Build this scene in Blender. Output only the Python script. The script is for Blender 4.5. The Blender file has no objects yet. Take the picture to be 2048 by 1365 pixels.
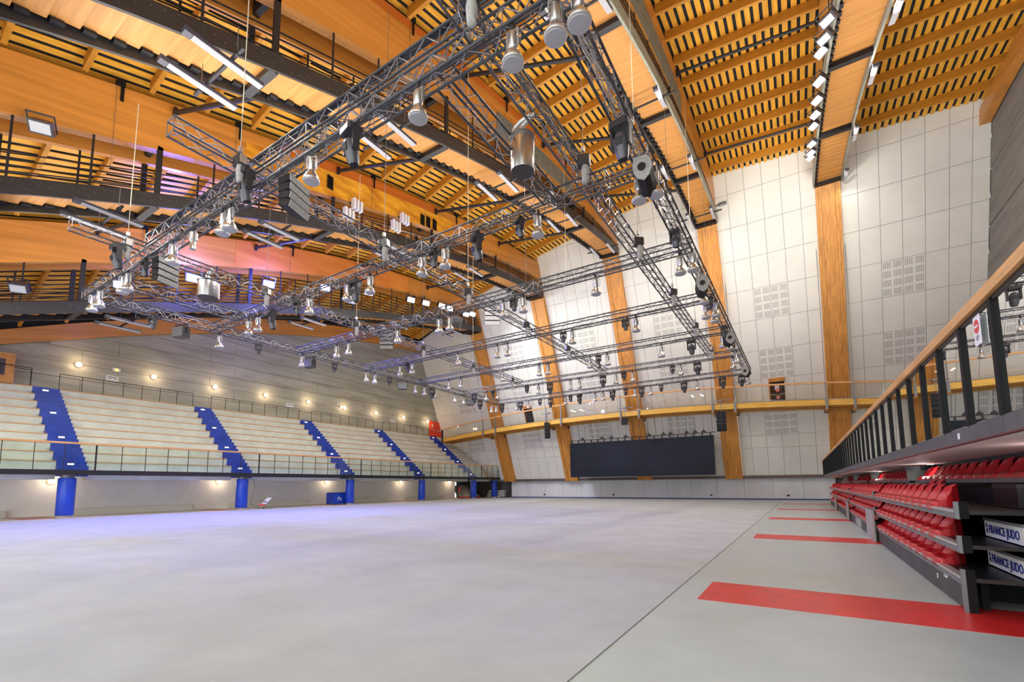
import bpy, math, random
from mathutils import Vector, Matrix
random.seed(7)
S = bpy.context.scene
COL = S.collection
# ------------------------------------------------------------------ camera
F, CX, CY, VW, VH = 915.0, 1024.0, 878.0, 2048.0, 1365.0
def _n(v): return v.normalized()
yv = _n(Vector(((1605 - CX) / F, (966.5 - CY) / F, 1.0)))
xv = _n(-Vector(((-425 - CX) / F, (983.0 - CY) / F, 1.0)))
e_ = xv.dot(yv)
x2 = _n(xv - yv * e_ / 2); y2 = _n(yv - xv * e_ / 2); y2 = _n(y2 - x2 * x2.dot(y2))
up = x2.cross(y2)
cam = bpy.data.cameras.new('camera'); camo = bpy.data.objects.new('camera', cam); COL.objects.link(camo)
cam.sensor_width = 36; cam.lens = F / VW * 36; cam.shift_y = (CY - VH / 2) / VW; cam.clip_end = 300; cam.clip_start = 0.05
rows = [x2, y2, up]
M = Matrix(((rows[0][0], -rows[0][1], -rows[0][2]), (rows[1][0], -rows[1][1], -rows[1][2]), (rows[2][0], -rows[2][1], -rows[2][2]))).to_4x4()
M.translation = Vector((0, 0, 1.6)); camo.matrix_world = M
S.camera = camo
# ------------------------------------------------------------------ light
S.view_settings.view_transform = 'Standard'; S.view_settings.look = 'None'; S.view_settings.gamma = 1
S.view_settings.use_curve_mapping = False
S.view_settings.exposure = 0.35
wd = bpy.data.worlds.new('world'); S.world = wd; wd.use_nodes = True
wd.node_tree.nodes['Background'].inputs[0].default_value = (0.97, 1.0, 0.98, 1); wd.node_tree.nodes['Background'].inputs[1].default_value = 2.1
def lamp(kind, name, loc, power, color=(1, 1, 1), size=0.3, target=None, size_y=None, spot=70, blend=0.6):
    l = bpy.data.lights.new(name, kind); l.energy = power; l.color = color
    if kind == 'AREA':
        l.size = size
        if size_y: l.shape = 'RECTANGLE'; l.size_y = size_y
    else: l.shadow_soft_size = size
    if kind == 'SPOT': l.spot_size = math.radians(spot); l.spot_blend = blend
    o = bpy.data.objects.new(name, l); COL.objects.link(o); o.location = loc
    d = (Vector(target) - Vector(loc)) if target else Vector((0, 0, -1))
    o.rotation_euler = d.to_track_quat('-Z', 'Y').to_euler()
    return o
for hx, hy in ((-27, 8), (-27, 20), (-27, 32), (-16, 8), (-16, 20), (-16, 32), (-5, 8), (-5, 20), (-5, 32), (6, 14), (6, 27)):
    lamp('AREA', 'added_roof_fill', (hx, hy, 11.8), 300 if hx < -20 else 640, (1, .95, .86), 8, (hx, hy, 30), 8)  # added fill lights without a real fixture, brightening the roof from below
# ------------------------------------------------------------------ roof curves
def pol(c, e=0.0): return lambda Y: c[0] * Y * Y + c[1] * Y + c[2] - e * max(0.0, (Y - 12) / 28.8) ** 2
TB = pol((-.002615, .35259, 15.988), .75); TA = pol((-.0044, .45919, 12.488), .95); TC0 = (-.004209, .42433, 17.776); TC = pol(TC0, 1.4)
TW = pol((-.004755, .4984, 8.552), .9); BW = pol((-.003416, .43269, 7.984), .9)
TD = pol((TC0[0], TC0[1], TC0[2] + .8), 1.5)
TE = pol((TC0[0], TC0[1], TC0[2] - .1), 1.05)
TR = pol((TC0[0], TC0[1], TC0[2] - .4), 1.15)
CC = pol((-.003814, .44289, 12.076)); CB = pol((-.0046, .46825, 10.295)); CA = pol((-.002555, .38536, 8.033))
CD = pol((-.006389, .54214, 12.6206)); CE = pol((-.00686, .67653, 8.3915))
AX = [-41.25, -32.4, -23.5, -14.7, -5.8, 3.0, 11.95]
AT = [TW, TA, TB, TC, TD, TE, TR]
WK, WY0 = .41, 51 + .41 * 2.1
def wy(z): return WY0 - WK * z          # leaning far wall
def meet(f, off=0.0):                   # Y where curve f meets far wall
    a, b = 30.0, 52.0
    for _ in range(30):
        m = (a + b) / 2
        if m < wy(f(m)) - off: a = m
        else: b = m
    return a
# ------------------------------------------------------------------ mesh helpers
class MB:
    def __init__(s): s.v = []; s.f = []
    def _add(s, vs, fs):
        k = len(s.v); s.v += [tuple(v) for v in vs]; s.f += [tuple(i + k for i in f) for f in fs]; return s
    def box(s, x0, x1, y0, y1, z0, z1):
        vs = [(x, y, z) for z in (z0, z1) for y in (y0, y1) for x in (x0, x1)]
        return s._add(vs, [(0, 2, 3, 1), (4, 5, 7, 6), (0, 1, 5, 4), (2, 6, 7, 3), (0, 4, 6, 2), (1, 3, 7, 5)])
    def strip(s, secs):                 # secs: list of closed rings (same count) -> skinned prism
        n = len(secs[0]); vs = [p for r in secs for p in r]; fs = []
        for i in range(len(secs) - 1):
            for j in range(n):
                a, b = i * n + j, i * n + (j + 1) % n
                fs.append((a, b, b + n, a + n))
        fs.append(tuple(range(n))[::-1]); fs.append(tuple(range((len(secs) - 1) * n, len(secs) * n)))
        return s._add(vs, fs)
    def tube(s, p, q, r, n=6, r2=None, cap=True):
        p, q = Vector(p), Vector(q); d = q - p
        if d.length < 1e-6: return s
        d.normalize(); a = d.orthogonal().normalized(); b = d.cross(a); r2 = r if r2 is None else r2
        vs = [p + (a * math.cos(t) + b * math.sin(t)) * r for t in [2 * math.pi * i / n for i in range(n)]]
        vs += [q + (a * math.cos(t) + b * math.sin(t)) * r2 for t in [2 * math.pi * i / n for i in range(n)]]
        fs = [(i, (i + 1) % n, n + (i + 1) % n, n + i) for i in range(n)]
        if cap: fs += [tuple(range(n))[::-1], tuple(range(n, 2 * n))]
        return s._add(vs, fs)
    def path(s, pts, r, n=6):
        for a, b in zip(pts, pts[1:]): s.tube(a, b, r, n)
        return s
    def lathe(s, prof, n=16, c=(0, 0, 0)):   # prof (r,z) along local z
        vs = []; fs = []
        for r, z in prof:
            for i in range(n):
                t = 2 * math.pi * i / n; vs.append((c[0] + r * math.cos(t), c[1] + r * math.sin(t), c[2] + z))
        for k in range(len(prof) - 1):
            for i in range(n):
                fs.append((k * n + i, k * n + (i + 1) % n, (k + 1) * n + (i + 1) % n, (k + 1) * n + i))
        fs.append(tuple(range(n))[::-1]); fs.append(tuple(range((len(prof) - 1) * n, len(prof) * n)))
        return s._add(vs, fs)
    def prism(s, poly, z0, z1):
        n = len(poly)
        return s.strip([[(x, y, z0) for x, y in poly], [(x, y, z1) for x, y in poly]])
    def quad(s, a, b, c, d): return s._add([a, b, c, d], [(0, 1, 2, 3)])
    def xf(s, m):
        s.v = [tuple(m @ Vector(v)) for v in s.v]; return s
    def mesh(s, name, mt, smooth=False, off=(0, 0, 0)):
        me = bpy.data.meshes.new(name)
        ox, oy, oz = off
        me.from_pydata([(x - ox, y - oy, z - oz) for x, y, z in s.v], [], s.f)
        me.validate(); me.update()
        if mt: me.materials.append(mt)
        if smooth:
            for p in me.polygons: p.use_smooth = True
            try: me.set_sharp_from_angle(angle=math.radians(38))
            except Exception: pass
        return me
WO = {}
def tag(o, label=None, cat=None, group=None, kind=None):
    if label: o['label'] = label
    if cat: o['category'] = cat
    if group: o['group'] = group
    if kind: o['kind'] = kind
    return o
def thing(name, loc, label=None, cat=None, group=None, kind=None, rz=0):
    o = bpy.data.objects.new(name, None); COL.objects.link(o); o.location = loc; o.rotation_euler = (0, 0, rz)
    o.empty_display_size = .2; WO[o.name] = Vector(loc)
    return tag(o, label, cat, group, kind)
def part(name, mb, mt, parent=None, smooth=False, label=None, kind=None, local=False):
    """mb in world coordinates unless local; becomes a mesh object under parent"""
    off = (0, 0, 0) if (parent is None or local) else WO[parent.name]
    o = bpy.data.objects.new(name, mb.mesh(name, mt, smooth, off)); COL.objects.link(o)
    if parent is not None:
        o.parent = parent; WO[o.name] = WO[parent.name]
    else: WO[o.name] = Vector((0, 0, 0))
    return tag(o, label, None, None, kind)
def inst(name, me, parent, loc, rot=None, kind=None, mat=None):
    """shared mesh placed at world location"""
    o = bpy.data.objects.new(name, me); COL.objects.link(o)
    base = WO[parent.name] if parent is not None else Vector((0, 0, 0))
    if parent is not None: o.parent = parent
    if mat is not None:
        m = mat.copy(); m.translation = Vector(loc) - base; o.matrix_local = m
    else:
        o.location = Vector(loc) - base
        if rot: o.rotation_euler = rot
    WO[o.name] = Vector(loc)
    if kind: o['kind'] = kind
    return o
def copy_tree(o, parent=None):
    c = o.copy(); COL.objects.link(c)
    if parent is not None: c.parent = parent
    for ch in list(o.children): copy_tree(ch, c)
    return c
class Proto:
    def __init__(s, root): s.root = root; s.used = False
    def put(s, loc, label, cat, group=None, rz=0, scale=None):
        o = s.root if not s.used else copy_tree(s.root)
        s.used = True; o.location = loc; o.rotation_euler = (0, 0, rz)
        if scale: o.scale = (scale,) * 3
        tag(o, label, cat, group); return o
def solo(name, mb, mt, label, cat, group=None, loc=None, smooth=False):
    """one-mesh thing, world coords, origin at loc"""
    loc = Vector(loc) if loc else Vector((0, 0, 0))
    o = bpy.data.objects.new(name, mb.mesh(name, mt, smooth, loc)); COL.objects.link(o); o.location = loc
    WO[o.name] = loc
    return tag(o, label, cat, group)
ORD = ['nearest', 'second', 'third', 'fourth', 'fifth', 'sixth', 'seventh', 'eighth', 'ninth', 'tenth', 'eleventh', 'twelfth', 'thirteenth',
       'fourteenth', 'fifteenth', 'sixteenth', 'seventeenth', 'eighteenth', 'nineteenth', 'twentieth', 'twenty-first', 'twenty-second']
def ordn(i, first='first'): return first if i == 0 else ORD[i]
# ------------------------------------------------------------------ materials
def mat(name, col, rough=.6, metal=0.0, noise=0.0, scale=(1, 1, 1), ns=4.0, col2=None, spec=.5, bump=0.0, knots=0.0, bscale=None, emit=None, estr=0.0, coat=0.0, streak=None, tilt=0.0):
    m = bpy.data.materials.new(name); m.use_nodes = True; nt = m.node_tree; b = nt.nodes['Principled BSDF']
    b.inputs['Base Color'].default_value = (*col, 1); b.inputs['Roughness'].default_value = rough; b.inputs['Metallic'].default_value = metal
    b.inputs['Specular IOR Level'].default_value = spec
    if coat: b.inputs['Coat Weight'].default_value = coat; b.inputs['Coat Roughness'].default_value = .15
    if emit: b.inputs['Emission Color'].default_value = (*emit, 1); b.inputs['Emission Strength'].default_value = estr
    if noise or bump or knots:
        geo = nt.nodes.new('ShaderNodeNewGeometry'); mp = nt.nodes.new('ShaderNodeMapping')
        mp.inputs['Scale'].default_value = scale
        if tilt:
            mr0 = nt.nodes.new('ShaderNodeMapping'); mr0.inputs['Rotation'].default_value = (tilt, 0, 0)
            nt.links.new(geo.outputs['Position'], mr0.inputs['Vector']); nt.links.new(mr0.outputs['Vector'], mp.inputs['Vector'])
        else: nt.links.new(geo.outputs['Position'], mp.inputs['Vector'])
        nz = nt.nodes.new('ShaderNodeTexNoise'); nz.inputs['Scale'].default_value = ns; nz.inputs['Detail'].default_value = 6; nz.inputs['Roughness'].default_value = .62
        nt.links.new(mp.outputs['Vector'], nz.inputs['Vector'])
        rp = nt.nodes.new('ShaderNodeValToRGB')
        c2 = col2 if col2 else tuple(c * (1 - noise) for c in col)
        c1 = tuple(min(1, c * (1 + noise * .35)) for c in col)
        rp.color_ramp.elements[0].position = .3; rp.color_ramp.elements[0].color = (*c2, 1)
        rp.color_ramp.elements[1].position = .68; rp.color_ramp.elements[1].color = (*c1, 1)
        nt.links.new(nz.outputs['Fac'], rp.inputs['Fac'])
        out = rp.outputs['Color']
        if knots:
            vz = nt.nodes.new('ShaderNodeTexVoronoi'); mp2 = nt.nodes.new('ShaderNodeMapping'); mp2.inputs['Scale'].default_value = tuple(knots_scale * s for s, knots_scale in zip((1, .45, 1) if scale[1] < scale[2] else (1, 1, .45), (3.2,) * 3))
            nt.links.new(geo.outputs['Position'], mp2.inputs['Vector']); nt.links.new(mp2.outputs['Vector'], vz.inputs['Vector'])
            r2 = nt.nodes.new('ShaderNodeValToRGB'); r2.color_ramp.elements[0].position = .06; r2.color_ramp.elements[0].color = (1, 1, 1, 1)
            r2.color_ramp.elements[1].position = .13; r2.color_ramp.elements[1].color = (0, 0, 0, 1)
            nt.links.new(vz.outputs['Distance'], r2.inputs['Fac'])
            mx = nt.nodes.new('ShaderNodeMixRGB'); ml = nt.nodes.new('ShaderNodeMath'); ml.operation = 'MULTIPLY'; ml.inputs[1].default_value = knots
            nt.links.new(r2.outputs['Color'], ml.inputs[0]); nt.links.new(ml.outputs[0], mx.inputs['Fac'])
            nt.links.new(out, mx.inputs['Color1']); mx.inputs['Color2'].default_value = (*(c * .3 for c in col), 1); out = mx.outputs['Color']
        nt.links.new(out, b.inputs['Base Color'])
        if bump:
            bp = nt.nodes.new('ShaderNodeBump'); bp.inputs['Strength'].default_value = bump; bp.inputs['Distance'].default_value = .02
            nt.links.new(nz.outputs['Fac'], bp.inputs['Height']); nt.links.new(bp.outputs['Normal'], b.inputs['Normal'])
    return m
def glassm(name, tint, fac_lo, fac_hi, rough=.0):
    m = bpy.data.materials.new(name); m.use_nodes = True; nt = m.node_tree
    for n in list(nt.nodes):
        if n.type != 'OUTPUT_MATERIAL': nt.nodes.remove(n)
    o = nt.nodes['Material Output']; t = nt.nodes.new('ShaderNodeBsdfTransparent'); g = nt.nodes.new('ShaderNodeBsdfGlossy'); mx = nt.nodes.new('ShaderNodeMixShader')
    t.inputs[0].default_value = (*tint, 1); g.inputs['Roughness'].default_value = rough; g.inputs[0].default_value = (.97, 1, .98, 1)
    lw = nt.nodes.new('ShaderNodeFresnel'); lw.inputs[0].default_value = 1.5
    mr = nt.nodes.new('ShaderNodeMapRange'); mr.inputs['From Min'].default_value = 0.03; mr.inputs['From Max'].default_value = .5; mr.inputs['To Min'].default_value = fac_lo; mr.inputs['To Max'].default_value = fac_hi
    nt.links.new(lw.outputs[0], mr.inputs['Value'])
    nt.links.new(mr.outputs[0], mx.inputs[0]); nt.links.new(t.outputs[0], mx.inputs[1]); nt.links.new(g.outputs[0], mx.inputs[2]); nt.links.new(mx.outputs[0], o.inputs[0])
    return m
m_glu = mat('glulam_wood', (.62, .25, .045), .42, noise=.30, scale=(1, .06, 2.2), ns=1.6, knots=.75, coat=.15, tilt=-.24)
m_glu2 = mat('glulam_wood_red', (.55, .14, .02), .4, noise=.3, scale=(1, .06, 3), ns=2.2, knots=.5, tilt=-.24)
m_col = mat('column_wood', (.66, .28, .05), .5, noise=.38, scale=(3, 1, .15), ns=2.4, knots=.85)
m_soff = mat('soffit_wood', (.56, .25, .06), .5, noise=.28, scale=(.2, 4, 1), ns=2.5, knots=.8)
m_plank = mat('roof_plank_wood', (.86, .43, .045), .5, noise=.30, scale=(3, .3, 1), ns=2.0, knots=.8)
m_purl = mat('purlin_wood', (.52, .22, .02), .5, noise=.3, scale=(.3, 1, 3), ns=2.0, knots=.5)
m_rail = mat('handrail_wood', (.72, .38, .14), .45, noise=.3, scale=(.3, .3, 3), ns=4)
m_dark = mat('roof_lining_black', (.018, .018, .02), .9)
m_black = mat('black_steel', (.022, .021, .024), .45, metal=.2, noise=.25, ns=3)
m_blk2 = mat('railing_black', (.006, .006, .007), .6, spec=.2)
m_chan = mat('channel_black_timber', (.030, .026, .026), .42, noise=.35, scale=(1, .2, 3), ns=3)
m_chano = mat('channel_olive_timber', (.27, .28, .23), .5, noise=.25, scale=(1, .3, 3), ns=3, knots=.6)
m_truss = mat('truss_aluminium', (.15, .15, .165), .38, metal=.6, noise=.2, ns=3)
m_trussd = mat('truss_chord_grey', (.060, .062, .072), .38, metal=.4)
m_lace = mat('truss_lacing', (.32, .32, .35), .38, metal=.6)
m_silver = mat('lamp_silver', (.62, .62, .62), .25, metal=.9)
m_lens = mat('lamp_lens_frosted', (.34, .34, .37), .4)
m_mh = mat('moving_head_grey', (.040, .040, .046), .38, metal=.1)
m_mhh = mat('moving_head_shell', (.10, .10, .115), .3, metal=.3)
m_spk = mat('speaker_black', (.007, .007, .009), .6, spec=.3)
m_spkt = mat('speaker_top_grey', (.42, .42, .41), .7, noise=.3, ns=14)
m_white = mat('wall_panel_white', (.74, .73, .68), .65, noise=.06, ns=.6)
m_slot = mat('vent_slot_grey', (.34, .33, .32), .8)
m_back = mat('panel_joint_dark', (.30, .29, .28), .9)
m_conc = mat('concrete_left', (.38, .375, .305), .55, noise=.35, scale=(1, .25, 2), ns=.9, bump=.15)
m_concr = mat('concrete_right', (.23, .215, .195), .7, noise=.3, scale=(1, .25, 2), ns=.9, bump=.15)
m_tier = mat('concrete_tier', (.62, .655, .60), .75, noise=.16, scale=(1, 1, 1), ns=1.1)
m_blue = mat('stair_blue_paint', (.015, .055, .42), .5, noise=.35, ns=1.8)
m_blue2 = mat('pillar_blue_pad', (.012, .06, .56), .35, noise=.1, ns=.8)
m_carpet = mat('carpet_felt_grey', (.385, .405, .41), .95, noise=.13, scale=(1, 1, 1), ns=.9, bump=0)
m_vinyl = mat('vinyl_grey', (.40, .455, .44), .34, noise=.10, scale=(1, 1, 1), ns=1.2)
m_stripe = mat('stripe_red', (.62, .025, .025), .3, noise=.25, ns=2.0)
m_beige = mat('floor_beige', (.50, .47, .40), .5, noise=.1, ns=1)
m_wallw = mat('wall_lower_cream', (.82, .80, .77), .7, noise=.08, ns=.7)
m_lowg = mat('wall_lower_grey', (.62, .62, .66), .6, noise=.14, scale=(1, 1, .3), ns=.5)
m_ledge = mat('ledge_brown', (.10, .065, .06), .5)
m_bbase = mat('baseboard_blue', (.03, .04, .16), .5)
m_red = mat('seat_red_plastic', (.50, .012, .020), .25)
m_kick = mat('bleacher_panel_grey', (.065, .062, .060), .6, noise=.35, scale=(1, 1, .4), ns=2.5)
m_kickl = mat('bleacher_panel_light', (.34, .33, .31), .6, noise=.2, ns=2)
m_deck = mat('bleacher_deck_black', (.012, .011, .011), .35, noise=.3, ns=6)
m_edge = mat('plywood_edge_worn', (.030, .024, .02), .6, noise=.5, ns=30, knots=.0)
m_alu = mat('aluminium_nosing', (.62, .63, .62), .35, metal=.7)
m_steelg = mat('grey_steel', (.20, .21, .22), .4, metal=.5)
m_plast = mat('plaster_soffit', (.80, .75, .74), .6, noise=.06, ns=1)
m_fasc = mat('fascia_panel_grey', (.10, .10, .11), .45, noise=.3, ns=3)
m_bridge = mat('bridge_wood_yellow', (.80, .45, .07), .5, noise=.28, scale=(.25, 1, 3), ns=2.5, knots=.7)
m_screen = mat('screen_black', (.012, .015, .030), .5, spec=.2, noise=.35, scale=(1, 1, 1), ns=.35)
m_paper = mat('paper_white', (.75, .75, .78), .7)
m_signred = mat('sign_red', (.65, .06, .05), .5)
m_doorred = mat('door_red', (.72, .05, .015), .45)
m_text = mat('text_blue', (.02, .03, .25), .6)
m_textk = mat('text_dark', (.06, .06, .07), .7)
m_fix = mat('striplight_body_dark', (.05, .05, .07), .4)
m_louv = mat('striplight_louvre_white', (.42, .41, .45), .4, emit=(1, .98, 1), estr=.10)
m_rope = mat('rope_cream', (.55, .50, .38), .8)
m_wire = mat('wire_steel', (.20, .20, .20), .4, metal=.6)
m_cable = mat('cable_black', (.03, .035, .05), .5)
m_warm = mat('globe_warm_light', (1, .85, .6), .4, emit=(1, .78, .50), estr=5)
m_glow = mat('flood_lens_lit', (1, 1, 1), .3, emit=(1, .97, .90), estr=45)
m_glowc = mat('flood_lens_cool', (1, 1, 1), .3, emit=(.80, .96, 1.0), estr=40)
m_glowb = mat('stage_lens_blue', (.5, .5, 1), .3, emit=(.35, .38, 1.0), estr=45)
m_step = mat('step_light_lit', (1, 1, .9), .4, emit=(1, .95, .8), estr=2.2)
m_amber = mat('exit_amber', (1, .7, .1), .4, emit=(1, .6, .1), estr=1.6)
m_gl_l = glassm('glass_greenish', (.93, .97, .945), .03, .2)
m_gl_r = glassm('glass_balcony', (.62, .68, .66), .42, .95)
m_gl_b = glassm('glass_bridge', (.97, .985, .975), .03, .35)
# ------------------------------------------------------------------ floor
YB = -6.0
fl = part('floor', MB().box(-43, 12.6, YB, 51.6, -.25, 0), m_vinyl, kind='structure')
part('floor_margin', MB().box(-38.0, -33.15, YB, 51.2, 0, .004), m_beige, fl)
st = MB().box(-1.35, 2.9, 6.93, 8.25, 0, .004).mesh('floor_stripe', m_stripe, off=(0, 7.59, 0))
for k, yc in enumerate((7.59, 15.95, 24.3, 32.8, 41.4)):
    inst('floor_stripe', st, fl, (0 if k < 2 else -.08, yc, 0))
for k in range(6):     # red entrance mats between the pillars of the left stand
    part('floor_mat', MB().box(-37.9, -34.0, 6.6 + 9.3 * k, 8.3 + 9.3 * k, .004, .008), mat('mat_red_faint', (.42, .24, .21), .7) if k == 0 else bpy.data.materials['mat_red_faint'], fl)
solo('carpet', MB().box(-33.1, -1.72, YB, 49.9, .0045, .012), m_carpet, 'pale grey felt carpet covering the whole arena floor', 'carpet', loc=(-17, 20, .0045))
# carpet seams: shallow ridges across
sm = MB()
for k in range(27):
    y = -4 + 2.0 * k
    sm.box(-33.1, -1.72, y, y + .02, .012, .0135)
part('carpet_seam', sm, mat('carpet_seam', (.39, .39, .39), .95), bpy.data.objects['carpet'], kind='stuff')
# ------------------------------------------------------------------ far wall (leaning), bay by bay
nrm = math.sqrt(1 + WK * WK)
EX = Vector((1, 0, 0)); ES = Vector((0, -WK / nrm, 1 / nrm)); EN = Vector((0, -1 / nrm, -WK / nrm))
def wmat():       # local x across, y up the wall, z towards the hall
    return Matrix(((EX[0], ES[0], EN[0]), (EX[1], ES[1], EN[1]), (EX[2], ES[2], EN[2]))).to_4x4()
WM = wmat()
def wpt(x, z, out=0.0):
    p = Vector((x, wy(z), z)) + EN * out; return p
pcache = {}
def panel_mesh(w, h):
    k = (round(w, 2), round(h, 2))
    if k not in pcache: pcache[k] = MB().box(.012, w - .012, .012, h * nrm - .012, -.02, .03).mesh('wall_panel', m_white)
    return pcache[k]
# vent grille mesh: 4x4 clusters of 4x4 slots over 2.6 x 2.5(z)
gm = MB()
cw, chh = 2.6 / 4, 2.5 * nrm / 4
for a in range(4):
    for b in range(4):
        for i in range(4):
            for j in range(4):
                x = a * cw + .09 + i * .125; y = b * chh + .12 + j * .12
                gm.box(x, x + .085, y, y + .072, .028, .034)
grille = gm.mesh('vent_grille', m_slot)
ZR = [2.35, 5.0, 6.15, 8.65, 11.12, 13.6, 16.15, 18.65, 21.15, 23.7, 26.2, 28.7]
for b in range(6):
    x0 = AX[b] + (.8 if b else .0) - (1.4 if b == 0 else 0); x1 = AX[b + 1] - (.8 if b < 5 else -.2)
    c = (AX[b] + AX[b + 1]) / 2 + (0 if b else .2)
    bay = thing('wall_far', wpt(c, 2.35), kind='structure')
    top = max(AT[b](41), AT[b + 1](41)) + .6
    mb = MB(); p = [wpt(x0, 2.1, -.05), wpt(x1, 2.1, -.05), wpt(x1, top + .3, -.05), wpt(x0, top + .3, -.05)]
    q = [v - EN * .25 for v in p]
    mb.strip([p, q]); part('wall_backing', mb, m_back, bay)
    xs = [x0] + [c + 1.3 * k for k in range(-2, 3)] + [x1]
    xs = sorted(set(round(x, 3) for x in xs if x0 <= x <= x1))
    if b == 0: xs = [x0, c - 2.6, c - 1.3, c, c + 1.3, c + 2.6, x1]
    if b == 5: xs = [x0, c - 2.6, c - 1.3, c, c + 1.3, c + 2.6, x1 - .9, x1]
    for i in range(len(xs) - 1):
        for j in range(len(ZR) - 1):
            if ZR[j] > top: continue
            zt = min(ZR[j + 1], top + .2)
            if b == 4 and j == 3 and False: continue
            inst('wall_panel', panel_mesh(xs[i + 1] - xs[i], zt - ZR[j]), bay, wpt(xs[i], ZR[j]), mat=WM)
    if b > 0 or True:
        for z in (6.15, 11.12, 16.15):
            inst('vent_grille', grille, bay, wpt(c - 1.3, z), mat=WM)
# lower far wall, ledge and baseboard
lw = thing('wall_far_lower', (-15, 51.25, 0), kind='structure')
pm = MB().box(.01, 2.49, 0, .12, 0, 2.1).mesh('wall_panel_lower', m_lowg)
for k in range(14): inst('wall_panel_lower', pm, lw, (-32.5 + 2.5 * k, 51.2, 0))
part('ledge', MB().box(-33.3, 3.2, 50.75, 51.6, 2.1, 2.36), m_ledge, lw)
part('lower_backing', MB().box(-42, 12, 51.32, 51.5, 0, 2.3), m_kick, lw)
part('baseboard_far', MB().box(-32.5, 2.6, 51.14, 51.2, 0, .12), m_bbase, kind='structure')
sk = MB()
for x in (-27.7, -18.7, -8.2, -1.4): sk.box(x, x + .22, 51.12, 51.2, .35, .5)
part('socket_box', sk, m_black, lw, kind='stuff')
# doors in the leaning wall
for n, (xa, xb, za, zb) in enumerate(((-2.05, -.9, 8.85, 10.85), (-28.15, -27.15, 8.6, 10.9))):
    d = thing('door_%d' % (n + 2), wpt((xa + xb) / 2, za, .03), kind='structure')
    def wb(a0, a1, z0, z1, o0, o1):
        m = MB(); m.strip([[wpt(a0, z0, o0), wpt(a1, z0, o0), wpt(a1, z0, o1), wpt(a0, z0, o1)], [wpt(a0, z1, o0), wpt(a1, z1, o0), wpt(a1, z1, o1), wpt(a0, z1, o1)]]); return m
    part('door_leaf', wb(xa, xb, za, zb, .025, .05), m_black, d)  # black panel imitates the shade inside the open doorway
    part('lintel', wb(xa - .05, xb + .05, zb - .02, zb + .28, .02, .22), m_glu, d)
    part('jamb', wb(xa - .09, xa, za, zb, .02, .22), m_glu, d)
    if n == 0:
        part('notice', wb(xa + .38, xb - .42, zb - .75, zb - .35, .05, .06), m_paper, d)
        part('chain', MB().tube(wpt(xa, za + .95, .25), wpt((xa + xb) / 2, za + .8, .25), .015, 5).tube(wpt((xa + xb) / 2, za + .8, .25), wpt(xb, za + .95, .25), .015, 5), m_paper, d)
        for z in (za + .62, za + 1.25):
            c_ = wpt((xa + xb) / 2 + .02, z, .27)
            part('no_entry_disc', MB().tube(c_, c_ + Vector((0, -.02, 0)), .16, 18), m_signred, d)
            part('disc_bar', MB().box(c_.x - .10, c_.x + .10, c_.y - .03, c_.y - .021, c_.z - .025, c_.z + .025), m_paper, d)
# columns on the leaning wall
for i in range(1, 6):
    xc = AX[i]; zt = [0, 25.0, 26.2, 27.6, 28.2, 27.8][i]; zb = 2.2
    t = thing('glulam_column', wpt(xc, zb, .1), 'wide leaning glulam column under the %s roof arch from the left on the white end wall' % ordn(i, 'first').replace('nearest', 'first'), 'column', 'leaning glulam columns')
    if i in (1,): t['label'] = 'leftmost leaning glulam column of the white end wall, behind the end of the tiered stand'
    if i == 2: t['label'] = 'leaning glulam column at the left edge of the black screen'
    if i == 3: t['label'] = 'leaning glulam column rising behind the middle of the black screen'
    if i == 4: t['label'] = 'leaning glulam column just right of the black screen'
    if i == 5: t['label'] = 'rightmost leaning glulam column, whose foot is hidden by the balcony railing'
    def slab(a0, a1, o1):
        m = MB(); m.strip([[wpt(a0, zb, 0), wpt(a1, zb, 0), wpt(a1, zb, o1), wpt(a0, zb, o1)], [wpt(a0, zt, 0), wpt(a1, zt, 0), wpt(a1, zt, o1), wpt(a0, zt, o1)]]); return m
    part('column_core', slab(xc - .44, xc + .46, .38), m_col, t)
    for a0, a1 in ((xc - .8, xc - .63), (xc - .62, xc - .45), (xc + .47, xc + .63), (xc + .64, xc + .8)):
        part('column_lamella', slab(a0, a1, .45), m_col, t)
# ------------------------------------------------------------------ side walls
wl = thing('wall_left', (-42.2, 20, 8.2), kind='structure')
WXL = -42.2
H = 1.05
for j in range(13):
    z0 = 8.15 + H * j if j else 6.5; z1 = 8.15 + H * (j + 1) - .03
    ys = YB
    while ys < 50 and TW(ys) - .1 < z1: ys += .3
    y = ys
    ye = wy(z0) + .1
    pr = .05 if j % 2 else 0.0
    for seg in range(9):
        a = max(ys, -6 + 8.2 * seg + (2.0 if j % 2 else 0)); b_ = min(ye, -6 + 8.2 * (seg + 1) + (2.0 if j % 2 else 0) - .02)
        if b_ - a > .3: part('concrete_panel', MB().box(WXL - .3, WXL + pr * .6 + random.uniform(0, .008), a, b_, z0, z1), m_conc, wl)
part('wall_core', MB().strip([[(WXL - .6, y, 0), (WXL - .05, y, 0), (WXL - .05, y, min(TW(y), 21) - .1), (WXL - .6, y, min(TW(y), 21) - .1)] for y in [YB + 2.85 * q for q in range(21)]]), m_conc, wl)
wr = thing('wall_right', (12.3, 20, 0), kind='structure')
for j in range(15):
    z0 = 2.0 + 1.75 * j; z1 = z0 + 1.72
    for seg in range(3):
        a = 4 + 15.5 * seg; b_ = min(wy(z0), a + 15.46)
        if b_ > a: part('concrete_panel', MB().box(12.15 + (.05 if j % 2 else .0), 12.5, a, b_, z0, z1), m_concr, wr)
part('wall_core', MB().box(12.55, 12.8, YB, 51, 0, 29), m_back, wr)
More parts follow.
